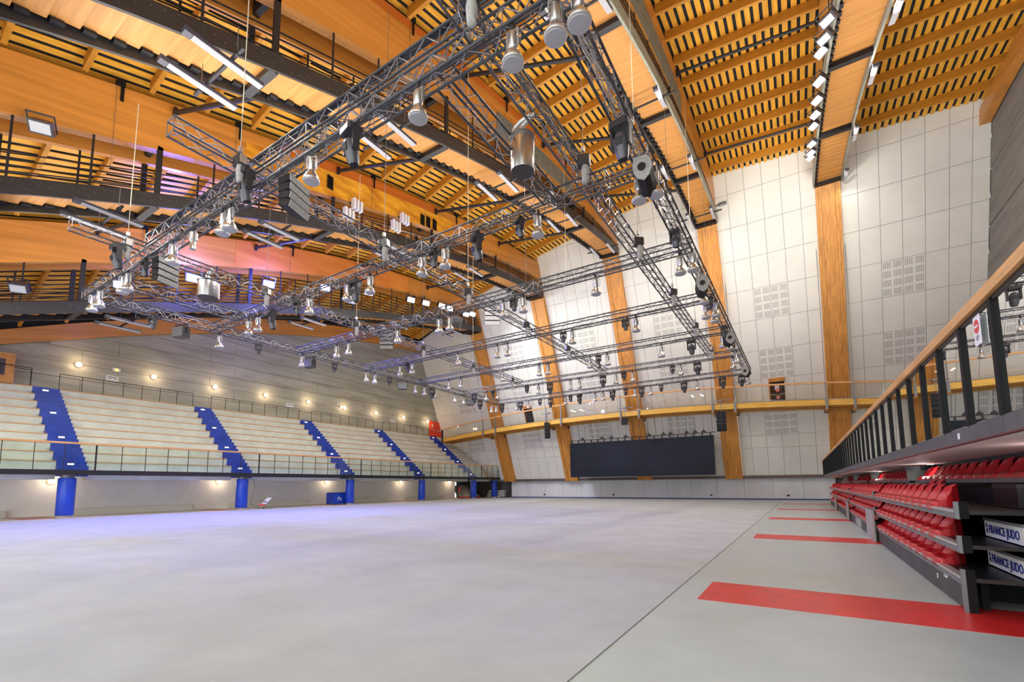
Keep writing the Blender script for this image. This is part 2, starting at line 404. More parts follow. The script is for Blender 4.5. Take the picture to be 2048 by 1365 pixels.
# ------------------------------------------------------------------ roof: planks, purlins, lining
ceil = thing('ceiling', (-15, 20, 24), kind='structure')
PY = [2.8 + 2.12 * j for j in range(-3, 19)]
def roofz(b, t, Y): return AT[b](Y) * (1 - t) + AT[b + 1](Y) * t
for b in range(6):
    x0, x1 = AX[b], AX[b + 1]
    # purlins
    a0, a1 = x0 + (.85 if b else .1), x1 - (.85 if b < 5 else .1)
    for Y in PY:
        if Y < -2: continue
        t0, t1 = (a0 - x0) / (x1 - x0), (a1 - x0) / (x1 - x0)
        za, zb = roofz(b, t0, Y), roofz(b, t1, Y)
        if Y > wy(max(za, zb) + .5) - .12: continue
        m = MB(); m.strip([[(a0, Y - .08, za - .06), (a0, Y + .08, za - .06), (a0, Y + .08, za + .5), (a0, Y - .08, za + .5)],
                           [(a1, Y - .08, zb - .06), (a1, Y + .08, zb - .06), (a1, Y + .08, zb + .5), (a1, Y - .08, zb + .5)]])
        part('purlin', m, m_purl, ceil)
    a0, a1 = x0 - .0, x1
    n = 21; pitch = (a1 - a0) / n
    for k in range(n):
        xa = a0 + pitch * k + .06; xb = xa + pitch - .16
        secs = []
        for Y in [-4 + 2.12 * q for q in range(23)]:
            ta, tb = (xa - x0) / (x1 - x0), (xb - x0) / (x1 - x0)
            za, zb = roofz(b, ta, Y) + .5, roofz(b, tb, Y) + .5
            secs.append([(xa, Y, za), (xb, Y, zb), (xb, Y, zb + .03), (xa, Y, za + .03)])
            if Y > wy(za) + .3: break
        part('roof_plank', MB().strip(secs), m_plank, ceil)
    secs = []
    m = MB()
    Ys = [-4.5 + 2 * q for q in range(25)]
    for Y in Ys: secs.append([(x0, Y, AT[b](Y) + .60), (x1, Y, AT[b + 1](Y) + .60), (x1, Y, AT[b + 1](Y) + .9), (x0, Y, AT[b](Y) + .9)])
    part('roof_lining', m.strip(secs), m_dark, ceil)
part('roof_lining', MB().strip([[(-43.2, Y, TW(Y) + .56), (-41.2, Y, TW(Y) + .56), (-41.2, Y, TW(Y) + .9), (-43.2, Y, TW(Y) + .9)] for Y in Ys]), m_dark, ceil)
part('eaves_light_block', MB().strip([[(-42.4, Y, TW(Y) - .3), (-42.12, Y, TW(Y) - .3), (-42.12, Y, TW(Y) + .6), (-42.4, Y, TW(Y) + .6)] for Y in Ys]), m_dark, ceil)  # added black strip keeping world light out of the gap above the wall
# ------------------------------------------------------------------ arches and catwalks
def curve_box(xa, xb, zlo, zhi, y0, y1, n=20):
    secs = []
    for k in range(n + 1):
        Y = y0 + (y1 - y0) * k / n
        secs.append([(xa, Y, zlo(Y)), (xb, Y, zlo(Y)), (xb, Y, zhi(Y)), (xa, Y, zhi(Y))])
    return MB().strip(secs)
THK = [None, lambda Y: max(1.3, 2.25 - .02 * Y), lambda Y: max(1.5, 2.45 - .02 * Y), lambda Y: 3.15 - .03 * Y, lambda Y: 3.1 - .027 * Y, lambda Y: 3.1 - .027 * Y]
CW = [None, CA, CB, CC, CD, CE]
ANAMES = [None, 'left', 'second from the left', 'middle', 'fourth from the left', 'right']
AWORD = [None, 'farthest left', 'second from the left', 'third from the left', 'fourth from the left', 'rightmost']
YS = -3.0
bolt = MB().tube((0, 0, 0), (.012, 0, 0), .035, 8).mesh('bolt', m_steelg)
for i in range(1, 6):
    xc = AX[i]; T = AT[i]; th = THK[i]; cb = CW[i]
    ye = meet(lambda Y: T(Y) - th(Y) * .5)
    t = thing('glulam_arch', (xc, 20, T(20) - th(20)), 'twin deep glulam roof arch, %s of the five with a catwalk below' % AWORD[i], 'roof beam', 'glulam roof arches')
    for s in (-1, 1):
        xa, xb = (xc + s * .60, xc + s * .85); xa, xb = min(xa, xb), max(xa, xb)
        g = part('arch_half', curve_box(xa, xb, lambda Y: T(Y) - th(Y), lambda Y: T(Y) - (.0 if i != 3 else .45), YS, ye), m_glu, t)
        if i == 3: part('arch_top_board', curve_box(xa, xb + .01 * s, lambda Y: T(Y) - .44, lambda Y: T(Y), YS, ye), m_glu2 if s > 0 else m_glu, t)
    # strip along the lower edge
    part('arch_edge_board', curve_box(xc + .42, xc + .59, lambda Y: T(Y) - th(Y) + .0, lambda Y: T(Y) - th(Y) + .1, YS, ye), m_soff, t)
    for k in range(5):
        Y = 7.5 + 8.6 * k
        if Y > ye: continue
        part('spacer_block', MB().box(xc - .6, xc + .6, Y - .1, Y + .1, T(Y) - th(Y) + .3, T(Y) - .5), m_black, t)
    # catwalk
    cye = meet(lambda Y: cb(Y) + .3, .5)
    c = thing('roof_catwalk', (xc, 20, cb(20)), 'maintenance catwalk with black railing hung under the %s glulam roof arch' % AWORD[i], 'catwalk', 'roof catwalks')
    mr_ = m_chano if i >= 4 else m_chan
    part('edge_channel', curve_box(xc + .85, xc + .95, lambda Y: cb(Y), lambda Y: cb(Y) + .62, YS, cye), m_chano if i == 4 else m_chan if i < 4 else m_chano, c)
    part('edge_channel', curve_box(xc - .95, xc - .85, lambda Y: cb(Y), lambda Y: cb(Y) + .62, YS, cye), m_chano if i == 5 else m_chan, c)
    part('walkway_deck', curve_box(xc - .84, xc + .84, lambda Y: cb(Y) + .56, lambda Y: cb(Y) + .60, YS, cye), m_dark, c)
    # stepped soffit boards
    sp = MB().box(-.70, .84, 0, .61, 0, .035).mesh('soffit_board', m_soff)
    br = MB().box(-.84, -.66, .04, .32, -.01, .12).mesh('edge_bracket', m_black)
    Y = YS
    while Y < cye - .4:
        sl = (cb(Y + .62) - cb(Y)) / .62
        a = math.atan(sl) - .16
        inst('soffit_board', sp, c, (xc, Y, cb(Y) + .34), rot=(a, 0, 0))
        inst('edge_bracket', br, c, (xc, Y, cb(Y) + .24), rot=(a, 0, 0))
        Y += .62
    # cross beams every 8.6 m and the end beam
    for Y in [7.5 + 8.6 * k for k in range(5)] + [cye]:
        if Y > cye + .01: continue
        part('cross_beam', MB().box(xc - .85, xc + .85, Y - .16, Y + .1, cb(Y) - .02, cb(Y) + .34), m_black, c)
    # hangers and railing
    for s in (-1, 1):
        x = xc + s * .80
        k = 0; Y = YS + 1.9
        while Y < cye:
            big = abs(((Y - 7.5 + 4.3) % 8.6) - 4.3) < .6
            w = .10 if big else .035
            top = T(Y) - th(Y) + .15 if (big or k % 2 == 0) else cb(Y) + 1.55
            part('hanger_post', MB().box(x - w * .5, x + w * .5, Y - w, Y + w, cb(Y) + .45, top), m_black, c)
            Y += 2.15; k += 2
        for h in (.80, 1.05, 1.30, 1.55):
            part('guard_rail', curve_box(x - .02, x + .02, lambda Y: cb(Y) + h - .02, lambda Y: cb(Y) + h + .02, YS, cye, 16), m_black, c)
    if i < 5:
        bm = MB(); rr = random.Random(i)
        for q in range(150):
            Y = YS + (cye - YS) * q / 150 + rr.uniform(-.05, .05); z = cb(Y) + .14 + .34 * rr.random()
            bm.tube((xc + .95, Y, z), (xc + .958, Y, z), .016, 6)
        part('bolt_heads', bm, m_steelg, c, kind='stuff')
for i, ys in ((2, (6.0, 10.6, 19.0, 27.5)), (3, (13.6, 21.5, 29.8)), (1, (10.0, 19.0, 27.0))):
    for k, y in enumerate(ys):
        x = AX[i] + .88; z = AT[i](y)
        t = thing('rope_bracket', (x, y, z), 'small black bracket atop the glulam arch %s, %s from camera' % (AWORD[i], ordn(k)), 'bracket', 'black brackets on the arches')
        part('plate', MB().box(x - .02, x + .02, y + .02, y + .13, z - .62, z + .05), m_blk2, t)
        part('pulley_box', MB().box(x - .12, x + .1, y - .14, y + .14, z + .0, z + .22), m_blk2, t)
        part('wire', MB().tube((x, y - .1, z), (x, y - .1, CW[i](y) + 1.5), .008, 4), m_wire, t)
m_varn = mat('varnished_wood_golden', (.80, .40, .035), .3, noise=.5, scale=(1, .25, 1), ns=2.2, col2=(.42, .13, .012), coat=.3)
m_redw = mat('varnished_wood_red', (.62, .235, .045), .38, noise=.5, scale=(1, .12, 1), ns=1.2, col2=(.50, .12, .022), coat=.15)
arches = [o for o in COL.objects if o.name.startswith('glulam_arch')]
for i, y0, y1, lo, hi, m_ in ((2, 11.0, 27.0, None, .62, m_varn), (2, 12.5, 25.0, .60, .0, m_glu2), (1, 15.0, 31.0, None, .0, m_redw)):
    part('varnished_board', curve_box(AX[i] + .85, AX[i] + .866, lambda Y: AT[i](Y) - (THK[i](Y) if lo is None else lo), lambda Y: AT[i](Y) - hi, y0, y1, 12), m_, arches[i - 1])
m_plate = mat('steel_plate_green', (.17, .19, .175), .55, noise=.3, ns=2)
for i, y0, y1 in ((4, 14.5, 27.5), (3, 20.5, 31.0)):
    t = [o for o in COL.objects if o.name.startswith('glulam_arch')][i - 1]
    part('steel_plate', curve_box(AX[i] + .86, AX[i] + .885, lambda Y: AT[i](Y) - THK[i](Y), lambda Y: AT[i](Y) - 1.15, y0, y1, 10), m_plate, t)
    bm = MB()
    for q in range(40):
        Y = y0 + .4 + (y1 - y0 - .8) * q / 40; z = AT[i](Y) - 1.9 + .5 * (q % 3)
        bm.tube((AX[i] + .885, Y, z), (AX[i] + .90, Y, z), .03, 6)
    part('bolt_heads', bm, m_black, t, kind='stuff')
for k, (Y, dz) in enumerate(((17.6, 1.9), (17.0, 1.2), (21.6, 1.9), (20.8, 1.2))):
    x = AX[2] + .98; z = CB(Y) + dz
    t = thing('lamp_cluster', (x, Y, z), 'white lamp cluster on rail of the second catwalk from left, %s from camera' % ordn(k), 'lamp', 'white lamp clusters')
    for q in range(3): part('fin', MB().box(x, x + .30, Y - .35 + .26 * q, Y - .21 + .26 * q, z - .35, z + .3), m_paper, t)
    part('backbar', MB().box(x - .06, x, Y - .42, Y + .42, z - .05, z + .05), m_blk2, t)
for k, (Y, dz) in enumerate(((15.8, -1.3), (23.6, -1.5), (24.2, -1.5), (24.9, -1.5))):
    x = AX[2] + .90; z = TB(Y) + dz
    t = thing('slotted_panel', (x, Y, z), 'small black slotted panel on the second arch from left, %s from camera' % ordn(k), 'panel', 'black slotted panels')
    for q in range(4): part('slat', MB().box(x, x + .06, Y - .2 + .1 * q, Y - .13 + .1 * q, z - .45, z + .35), m_blk2, t)
    part('bracket', MB().box(x - .04, x, Y - .2, Y + .2, z - .02, z + .02), m_blk2, t)
t = thing('floodlight', (-4.6, 41.2, 25.6), 'small floodlight on a bracket at the far end of the fourth arch', 'floodlight')
part('housing', MB().box(-4.7, -4.1, 41.0, 41.35, 25.5, 25.65), m_steelg, t); part('lens', MB().box(-4.65, -4.15, 41.03, 41.32, 25.48, 25.5), m_lens, t); part('arm', MB().box(-4.95, -4.7, 41.15, 41.2, 25.55, 25.6), m_blk2, t)
# wall beams
ye = meet(TW)
t = thing('glulam_wall_beam', (-41.9, 20, BW(20)), 'curved glulam beam running along the top of the left concrete wall', 'roof beam')
part('beam', curve_box(-42.1, -41.7, BW, TW, YS, ye + .6), m_glu, t)
ye = meet(TR)
t = thing('glulam_wall_beam', (11.9, 20, TR(20) - .9), 'curved glulam beam running along the top of the right concrete wall', 'roof beam')
part('beam', curve_box(11.55, 12.1, lambda Y: TR(Y) - .95, TR, 10, ye + .3), m_glu, t)
# long roof struts (dark tubes)
def strut(p, q, label, r=.085):
    t = thing('roof_strut', p, label, 'strut', 'dark steel roof struts')
    part('tube', MB().tube(p, q, r, 10), m_black, t, smooth=True)
    for e in (p, q):
        part('end_bracket', MB().box(e[0] - .14, e[0] + .14, e[1] - .06, e[1] + .06, e[2] - .22, e[2] + .22), m_black, t)
for k, Y in enumerate((17.7, 26.6, 36.0)):
    strut((-4.9, Y, TD(Y) - .35), (2.1, Y, TE(Y) - .35), 'black tube strut between the two right-hand roof arches, %s from the camera' % ordn(k))
for k, Y in enumerate((8.2, 16.6, 25.3, 34.0)):
    strut((-15.6, Y, CC(Y) + .35), (-22.6, Y - .3, TB(Y) - .5), 'slanting black strut left of the middle catwalk, %s from the camera' % ordn(k), .10)
    strut((-24.4, Y, CB(Y) + .35), (-31.5, Y - .3, TA(Y) - .5), 'slanting black strut behind the second catwalk from the left, %s from the camera' % ordn(k), .10)
    strut((-6.7, Y + 1, CD(Y + 1) + .35), (-13.8, Y + .8, TC(Y) - .5), 'slanting black strut from the fourth catwalk to the middle arch, %s from the camera' % ordn(k), .10)
# ------------------------------------------------------------------ strip lights under the catwalks
def strip_light():
    r = bpy.data.objects.new('strip_light', None); COL.objects.link(r); WO[r.name] = Vector((0, 0, 0))
    part('housing', MB().box(-.11, .11, -1.0, 1.0, .0, .10), m_fix, r, local=True)
    lv = part('louvre', MB().box(-.095, .095, -.9, .97, -.03, 0), m_louv, r, local=True)
    sl = MB()
    for k in range(3): sl.box(-.06 + .055 * k, -.052 + .055 * k, -.9, .97, -.034, -.03)
    part('louvre_fin', sl, m_fix, lv, local=True, kind='stuff')
    part('end_cap', MB().box(-.12, .12, -1.12, -.92, -.035, .11), m_fix, r, local=True)
    return r
SL = Proto(strip_light())
SPOW = 130
NS = {'C': 3, 'B': 2, 'A': 1, 'D': 4, 'E': 5}
data = []
for (key, cb, xs, Ys, dz, side) in (
        ('C', CC, (-13.25, -14.75), (5.8, 12.3, 20.8, 29.4, 37.6), -.75, 'middle'),
        ('B', CB, (-22.0, -23.5), (5.9, 12.6, 21.0, 29.3, 37.5), -.75, 'second from the left'),
        ('A', CA, (-31.0, -32.6), (9.5, 20.7, 29.5, 38), -.7, 'farthest left'),
        ('D', CD, (-4.95, -6.75), (13.9, 22.3, 30.6, 38.9), -.35, 'fourth from the left'),
        ('E', CE, (4.05,), (21.0, 26.6, 33.7, 40.2), -.3, 'rightmost')):
    for k, Y in enumerate(Ys):
        z = cb(Y) + dz; sl = (cb(Y + 1) - cb(Y - 1)) / 2
        for s, x in enumerate(xs):
            o = SL.put((x, Y, z), 'white strip light, %s side of the %s catwalk, %s from camera' % (('right', 'left')[s], side, ordn(k)), 'light', 'strip lights under the catwalks')
            if key in 'DE': o.rotation_euler = (math.atan(sl), 0, 0)
            lamp('AREA', 'strip_light_glow', (x, Y, z - .06), SPOW * (.5 if Y > 36 else 1), (1, .965, .90), .3, None, 1.9)
        if len(xs) == 2:
            t = thing('light_pipe', (xs[0], Y + .1, z + .2), 'black crossbar holding the %s strip light pair under the %s catwalk' % (ordn(k), side), 'pipe', 'crossbar pipes under the catwalks')
            part('pipe', MB().tube((xs[0] + .7, Y + .1, z + .17), (xs[1] - .7, Y + .1, z + .17), .055, 10), m_black, t, smooth=True)
            for s in (.35, -.35):
                part('clamp', MB().tube((xs[0 if s > 0 else 1] + s - .04, Y + .1, z + .17), (xs[0 if s > 0 else 1] + s + .04, Y + .1, z + .17), .08, 10), m_black, t)
                part('hanger_wire', MB().tube((xs[0 if s > 0 else 1] + s * .9, Y + .1, z + .2), (xs[0 if s > 0 else 1] + s * .9, Y + .1, cb(Y) + .3), .012, 5), m_wire, t)
# ------------------------------------------------------------------ floodlights on the catwalk rails
def flood(lensmat):
    r = bpy.data.objects.new('floodlight', None); COL.objects.link(r); WO[r.name] = Vector((0, 0, 0))
    part('housing', MB().prism([(-.26, -.16), (.26, -.16), (.2, .16), (-.2, .16)], -.17, .17), m_fix, r, local=True)
    part('lens', MB().box(-.21, .21, -.20, -.16, -.13, .13), lensmat, r, local=True)
    part('bracket', MB().box(-.30, -.27, -.02, .02, -.1, .32).box(.27, .30, -.02, .02, -.1, .32).box(-.30, .30, -.02, .02, .30, .34), m_black, r, local=True)
    return r
m_lensoff = mat('flood_lens_unlit', (.55, .55, .58), .2)
FW, FC, FB, FO = Proto(flood(m_glow)), Proto(flood(m_glowc)), Proto(flood(m_glowb)), Proto(flood(m_lensoff))
def aim(o, d, tilt=.9):
    o.rotation_euler = Vector(d).to_track_quat('-Y', 'Z').to_euler()
for k, (Y, z) in enumerate(((22.3, 20.1), (24.3, 20.35), (26.4, 21.0), (28.3, 21.6), (30.3, 22.35), (33.1, 23.1), (34.4, 23.35), (35.7, 23.85))):
    o = (FC if k in (4, 5) else FW).put((1.82, Y, z), 'lit white floodlight on the left rail of the rightmost catwalk, %s from the camera' % ordn(k), 'floodlight', 'floodlights on the rightmost catwalk'); aim(o, (-.45, -.35, -1))
for k, (Y, z) in enumerate(((19.0, 18.5), (20.6, 19.2))):
    o = FO.put((1.82, Y, z), 'unlit pale floodlight at the near end of the rightmost catwalk, %s from camera' % ordn(k), 'floodlight', 'unlit floodlights'); aim(o, (-.4, -.5, -1))
AF = ((12.5, 14.6, 'B'), (17.2, 16.0, 'B'), (21.7, 17.4, 'B'), (26.0, 18.6, 'W'), (31.1, 19.7, 'C'), (33.2, 20.1, 'C'), (35.6, 20.6, 'W'), (36.9, 20.75, 'W'), (39.7, 21.0, 'C'), (40.9, 21.4, 'C'))
for k, (Y, z, kk) in enumerate(AF):
    x = -31.3
    o = {'B': FB, 'W': FW, 'C': FC}[kk].put((x, Y, z), 'lit %s spotlight on the railing of the farthest left catwalk, %s from the camera' % ({'B': 'blue', 'W': 'white', 'C': 'cool white'}[kk], ordn(k)), 'floodlight', 'spotlights on the farthest left catwalk', scale=1.5); aim(o, (.9, -.35, -.42))
for (x, Y, z, lab) in ((-22.4, 3.9, 14.6, 'wide unlit floodlight on the second catwalk from the left near the left picture edge'), (-31.0, 5.2, 11.2, 'black unlit floodlight on the farthest left catwalk at the left picture edge'),
                       (-31.2, 24.2, 17.2, 'small black floodlight between two lit lamps on the farthest left catwalk')):
    o = FO.put((x, Y, z), lab, 'floodlight', 'unlit catwalk floodlights', scale=1.3); aim(o, (.7, -.4, -.7))
# lamp light
lamp('SPOT', 'wall_wash', (1.3, 29.5, 21.2), 2600, (1, .97, .86), .35, (-1.5, 42.5, 22.5), spot=95, blend=1)
lamp('SPOT', 'flood_floor', (1.2, 27, 20.5), 5000, (1, .98, .92), .5, (-14, 20, 0), spot=110, blend=1)
for (Y, z) in ((12.5, 14.6), (17.2, 16.0), (21.7, 17.4)):
    lamp('SPOT', 'blue_wash', (-31.0, Y, z), 15000, (.10, .13, 1.0), .25, (-22, Y - 4, 0), spot=115, blend=1)
for (Y, z) in ((31.1, 19.7), (36.4, 20.7), (26, 18.6)):
    lamp('SPOT', 'white_wash', (-30.6, Y, z), 3600, (.95, .98, 1.0), .25, (-15, 48, 5), spot=100, blend=1)
lamp('POINT', 'blue_spill', (-30.4, 12.6, 15.0), 1500, (.10, .11, 1.0), .3)
lamp('POINT', 'blue_spill', (-30.4, 17.4, 16.3), 1200, (.10, .11, 1.0), .3)
# ------------------------------------------------------------------ left stand
stand = thing('grandstand', (-38, 20, 2.4), 'long pale concrete tiered stand with timber edges along the left side', 'grandstand')
AIS = [(7.92 + 9.27 * k, 9.22 + 9.27 * k) for k in range(-1, 5)]
SEC = [(AIS[k][1], AIS[k + 1][0]) for k in range(5)] + [(AIS[5][1], 49.6)]
RX, RT, RZ = -35.0, .70, .555
for r in range(10):
    xf = RX - RT * r; z = 2.62 + RZ * (r + 1)
    for (a, b_) in SEC:
        ye = min(b_, wy(z) - .02) if b_ > 45 else b_
        part('tier', MB().box(xf - RT, xf, a, ye, z - RZ - .5, z - .05), m_tier, stand)
        part('timber_edge', MB().box(xf - .30, xf + .03, a, ye, z - .05, z), m_rail, stand)
part('stand_slab', MB().box(-38.1, -33.92, YB, 50.4, 2.40, 2.60), m_tier, stand)
part('stand_fill', MB().box(-42.1, -41.9, YB, 48.2, 2.4, 8.15), m_tier, stand)
part('front_fascia', MB().box(-34.0, -33.9, YB, 50.6, 2.36, 2.64), m_black, stand)
for k, (a, b_) in enumerate(AIS):
    t = thing('aisle_stair', (-34.5, a, 2.62), 'blue painted stair between seating blocks of the left stand, %s visible from the camera end' % ordn(k), 'stairs', 'blue aisle stairs')
    if k == 0: t['label'] = 'blue aisle stair of the left stand beyond the left picture edge'
    else: t['label'] = 'blue painted aisle stair of the left stand, %s from the left' % ordn(k - 1)
    for j in range(20):
        x = -34.65 - .35 * j; z = 2.62 + RZ / 2 * (j + 1)
        part('step', MB().box(x - .36, x, a, b_, z - .6, z), m_blue, t)
    for j in (1, 7, 13, 19):
        x = -34.65 - .35 * j; z = 2.62 + RZ / 2 * (j + 1); yc = (a + b_) / 2 - .05
        l_ = part('step_light', MB().box(x + .001, x + .03, yc - .17, yc + .17, z - .24, z - .12), m_black, t)
        part('light_lens', MB().box(x + .03, x + .04, yc - .14, yc + .14, z - .22, z - .14), m_step, l_)
# front glass railing of the stand
gr = thing('glass_railing', (-33.95, 20, 2.64), 'long glass railing with timber handrail along the front of the left stand', 'railing')
ypost = [-5.0 + 1.17 * k for k in range(47)]
pm1 = MB().box(-.02, .02, -.015, .015, 0, 1.46).mesh('post', m_black)
pm2 = MB().box(-.03, .03, -.035, .035, 0, 1.46).mesh('post', m_black)
pp = [6.81 - 1.17 * k for k in range(10, 0, -1)]
for k in range(5):
    o0 = 9.3 * k
    pp += [y + o0 for y in (6.81, 7.99, 9.32, 10.5, 11.66, 12.83, 13.97, 15.14)]
pp += [53.3 - 46.5 + 46.5 - 3.0] if False else []
pp = sorted(set(round(y, 2) for y in pp + [53.32 - 3.0] if y < 50.5))
for y in pp: inst('post', pm2 if any(abs(y - (9.32 + 9.3 * k)) < .02 for k in range(6)) else pm1, gr, (-33.97, y, 2.62))
for a, b_ in zip(pp, pp[1:]):
    part('pane', MB().box(-33.985, -33.975, a + .03, b_ - .03, 2.66, 4.02), m_gl_l, gr)
part('handrail', MB().box(-34.02, -33.90, YB, 50.4, 4.07, 4.17), m_rail, gr)
# thin rails at the back of the stand
for k in range(5):
    a = AIS[k][1] - .05; b_ = AIS[k + 1][0] - .1
    t = thing('back_railing', (-41.4, a, 8.17), 'thin black railing along the top of the left stand, %s from the left' % (ordn(k) if k else 'first'), 'railing', 'black railings above the stand')
    n = 7
    for q in range(n + 1):
        y = a + (b_ - a) * q / n
        part('post', MB().tube((-41.4, y, 8.1), (-41.4, y, 9.22), .022, 6), m_black, t)
    part('top_rail', MB().tube((-41.4, a, 9.22), (-41.4, b_, 9.22), .025, 6), m_black, t)
# wall lamps above the stand
gl = bpy.data.objects.new('globe_lamp', None); COL.objects.link(gl); WO[gl.name] = Vector((0, 0, 0))
part('globe', MB().lathe([(.02, .13), (.12, .11), (.17, .05), (.18, 0), (.17, -.05), (.12, -.11), (.02, -.13)], 16).xf(Matrix.Rotation(math.pi / 2, 4, 'Y')), m_warm, gl, smooth=True, local=True)
part('base_ring', MB().tube((-.10, 0, 0), (-.03, 0, 0), .20, 18), m_rail, gl, smooth=True, local=True)
GL = Proto(gl)
for k in range(9):
    y = 10.2 + 4.385 * k
    GL.put((WXL + .16, y, 10.2), 'round warm wall lamp on the concrete wall above the stand, %s from the left' % ordn(k, 'first').replace('nearest', 'first'), 'wall lamp', 'globe lamps above the stand')
    lamp('POINT', 'globe_glow', (WXL + .6, y, 10.2), 35, (1, .72, .45), .15)
# exit signs and notices on that wall
for k, y in enumerate((12.3, 31.8)):
    t = thing('exit_sign', (WXL + .06, y, 10.25), 'small white and amber lit exit sign on the concrete wall, %s from the left' % ('first' if k == 0 else 'second'), 'sign', 'lit exit signs')
    part('box', MB().box(WXL + .01, WXL + .12, y - .22, y + .22, 10.15, 10.38), m_paper, t)
    part('amber_lens', MB().box(WXL + .12, WXL + .13, y - .09, y + .09, 10.17, 10.36), m_amber, t)
for k, y in enumerate((12.1, 25.8, 39.2)):
    t = thing('notice_board', (WXL + .06, y, 9.6), 'small white notice with dark lines under the wall lamps, %s from the left' % ordn(k, 'first').replace('nearest', 'first'), 'sign', 'white notices above the stand')
    part('board', MB().box(WXL + .04, WXL + .07, y - .36, y + .36, 9.42, 9.78), m_paper, t)
    part('lines', MB().box(WXL + .07, WXL + .075, y - .28, y + .28, 9.66, 9.71).box(WXL + .07, WXL + .075, y - .30, y - .02, 9.55, 9.59).box(WXL + .07, WXL + .075, y + .06, y + .28, 9.55, 9.59), m_textk, t)
# red double door at the far end of the stand
d = thing('door_1', (WXL + .1, 46.3, 8.17), kind='structure')
for s in (0, 1):
    lf = part('door_leaf', MB().box(WXL + .05, WXL + .14, 45.75 + 1.22 * s, 46.95 + 1.22 * s, 8.17, 10.35), m_doorred, d)
    part('push_bar', MB().box(WXL + .14, WXL + .2, 45.85 + 1.22 * s, 46.85 + 1.22 * s, 9.1, 9.15), m_alu, lf)
part('door_notice', MB().box(WXL + .145, WXL + .15, 46.15, 46.4, 9.55, 9.95), m_paper, d)
# timber booth at the left edge of the stand top
t = thing('control_booth', (-41.4, 6.3, 8.17), 'corner of a timber control booth at the top left of the stand', 'booth')
part('booth_wall', MB().box(-42.0, -41.0, 3.0, 7.0, 8.17, 9.9), m_soff, t)
part('booth_top', MB().box(-42.0, -40.95, 2.95, 7.06, 9.9, 9.98), m_rail, t)
part('booth_opening', MB().box(-41.0, -40.99, 5.9, 6.6, 8.6, 9.6), m_textk, t)
t = thing('back_railing', (-41.4, 5.5, 8.17), 'short thin black railing beside the timber booth at the far left', 'railing')
for y in (5.2, 6.4, 7.75): part('post', MB().tube((-40.9, y, 8.17), (-40.9, y, 9.25), .022, 6), m_black, t)
part('top_rail', MB().tube((-40.9, 5.2, 9.25), (-40.9, 7.75, 9.25), .025, 6), m_black, t)
# ------------------------------------------------------------------ below the left stand
wu = thing('wall_left_lower', (-38, 20, 0), kind='structure')
part('wall_face', MB().box(-38.2, -38.0, YB, 46.2, 0, 2.45), m_wallw, wu)
for k in range(5):
    a = 9.2 + 9.3 * (k - 1); b_ = 16.0 + 9.3 * (k - 1)
    part('wall_plinth', MB().box(-38.0, -37.75, a, b_, 0, .42), mat('plinth_cream', (.66, .64, .58), .6) if k == 0 else bpy.data.materials['plinth_cream'], wu)
part('stair_wall', MB().box(-38.2, -38.0, 49.2, 51.2, 0, 2.45), m_kick, wu)
for k, y in enumerate((8.35, 17.81, 27.24, 36.49, 45.66, 50.2)):
    t = thing('blue_pillar', (-34.6, y, 0), 'round blue padded pillar under the left stand, %s from the left' % ordn(k, 'first').replace('nearest', 'first'), 'pillar', 'blue padded pillars')
    part('pad', MB().lathe([(.375, .14), (.385, .16), (.385, 2.18), (.375, 2.2)], 28, (-34.6, y, 0)), m_blue2, t, smooth=True)
    part('foot', MB().lathe([(.30, 0), (.30, .14)], 24, (-34.6, y, 0)), m_beige, t, smooth=True)
    part('neck', MB().lathe([(.30, 2.2), (.30, 2.41)], 24, (-34.6, y, 0)), m_steelg, t, smooth=True)
for k, y in enumerate((8.45, 17.75, 27.2, 36.6, 44.9)):
    GL.put((-37.85, y, 2.06), 'round warm lamp on the cream wall under the left stand, %s from the left' % ordn(k, 'first').replace('nearest', 'first'), 'wall lamp', 'globe lamps under the stand')
    lamp('POINT', 'globe_glow', (-37.4, y, 2.06), 18, (1, .78, .55), .15)
for k, y in enumerate((16.6, 35.6)):
    t = thing('exit_sign', (-37.9, y, 2.1), 'tiny amber exit sign beside a warm lamp under the left stand, %s from the left' % ('first' if k == 0 else 'second'), 'sign', 'exit signs under the stand')
    part('box', MB().box(-38, -37.9, y - .2, y + .2, 2.13, 2.3), m_paper, t)
    part('amber_lens', MB().box(-37.9, -37.89, y - .1, y + .1, 2.14, 2.29), m_amber, t)
# extinguisher and round sign
t = thing('fire_extinguisher', (-37.85, 46.9, .75), 'red fire extinguisher on the wall beside the fifth blue pillar', 'extinguisher')
part('bottle', MB().lathe([(.02, 1.45), (.08, 1.38), (.13, 1.28), (.14, .82), (.12, .75)], 14, (-37.8, 46.9, 0)), m_signred, t, smooth=True)
part('valve', MB().box(-37.86, -37.74, 46.85, 46.95, 1.45, 1.55), m_black, t)
# stairs at the far end under the stand
t = thing('corner_stair', (-37.0, 48, 0), 'stair with red bottom riser climbing behind the last blue pillar', 'stairs')
for j in range(9):
    part('step', MB().box(-38.4 - .3 * j, -36.4 - .0 * j - .28 * j, 47.3 + .18 * j, 49.6, .18 * j, .18 * (j + 1)), m_beige if j else m_signred, t)
part('handrail', MB().tube((-37.9, 47.0, 1.0), (-37.9, 47.3, 1.0), .03, 6).tube((-37.9, 47.3, 1.0), (-37.9, 49.6, 2.4), .03, 6), m_black, t)
t = thing('corner_stair', (-35, 50, 0), 'pale open stair unit to the right of the last blue pillar', 'stairs')
for j in range(6):
    part('step', MB().box(-36.0, -33.9 - .12 * j * -1, 50.45 + .1 * j, 50.75 + .1 * j, .16 * j + .08, .16 * j + .16), m_wallw, t)
part('side_panel', MB().box(-33.9, -33.2, 50.5, 51.0, .1, .95), m_kickl, t)
t = thing('barrier_post', (-32.6, 50.9, 0), 'slim black post with square head left of the grey end wall', 'post')
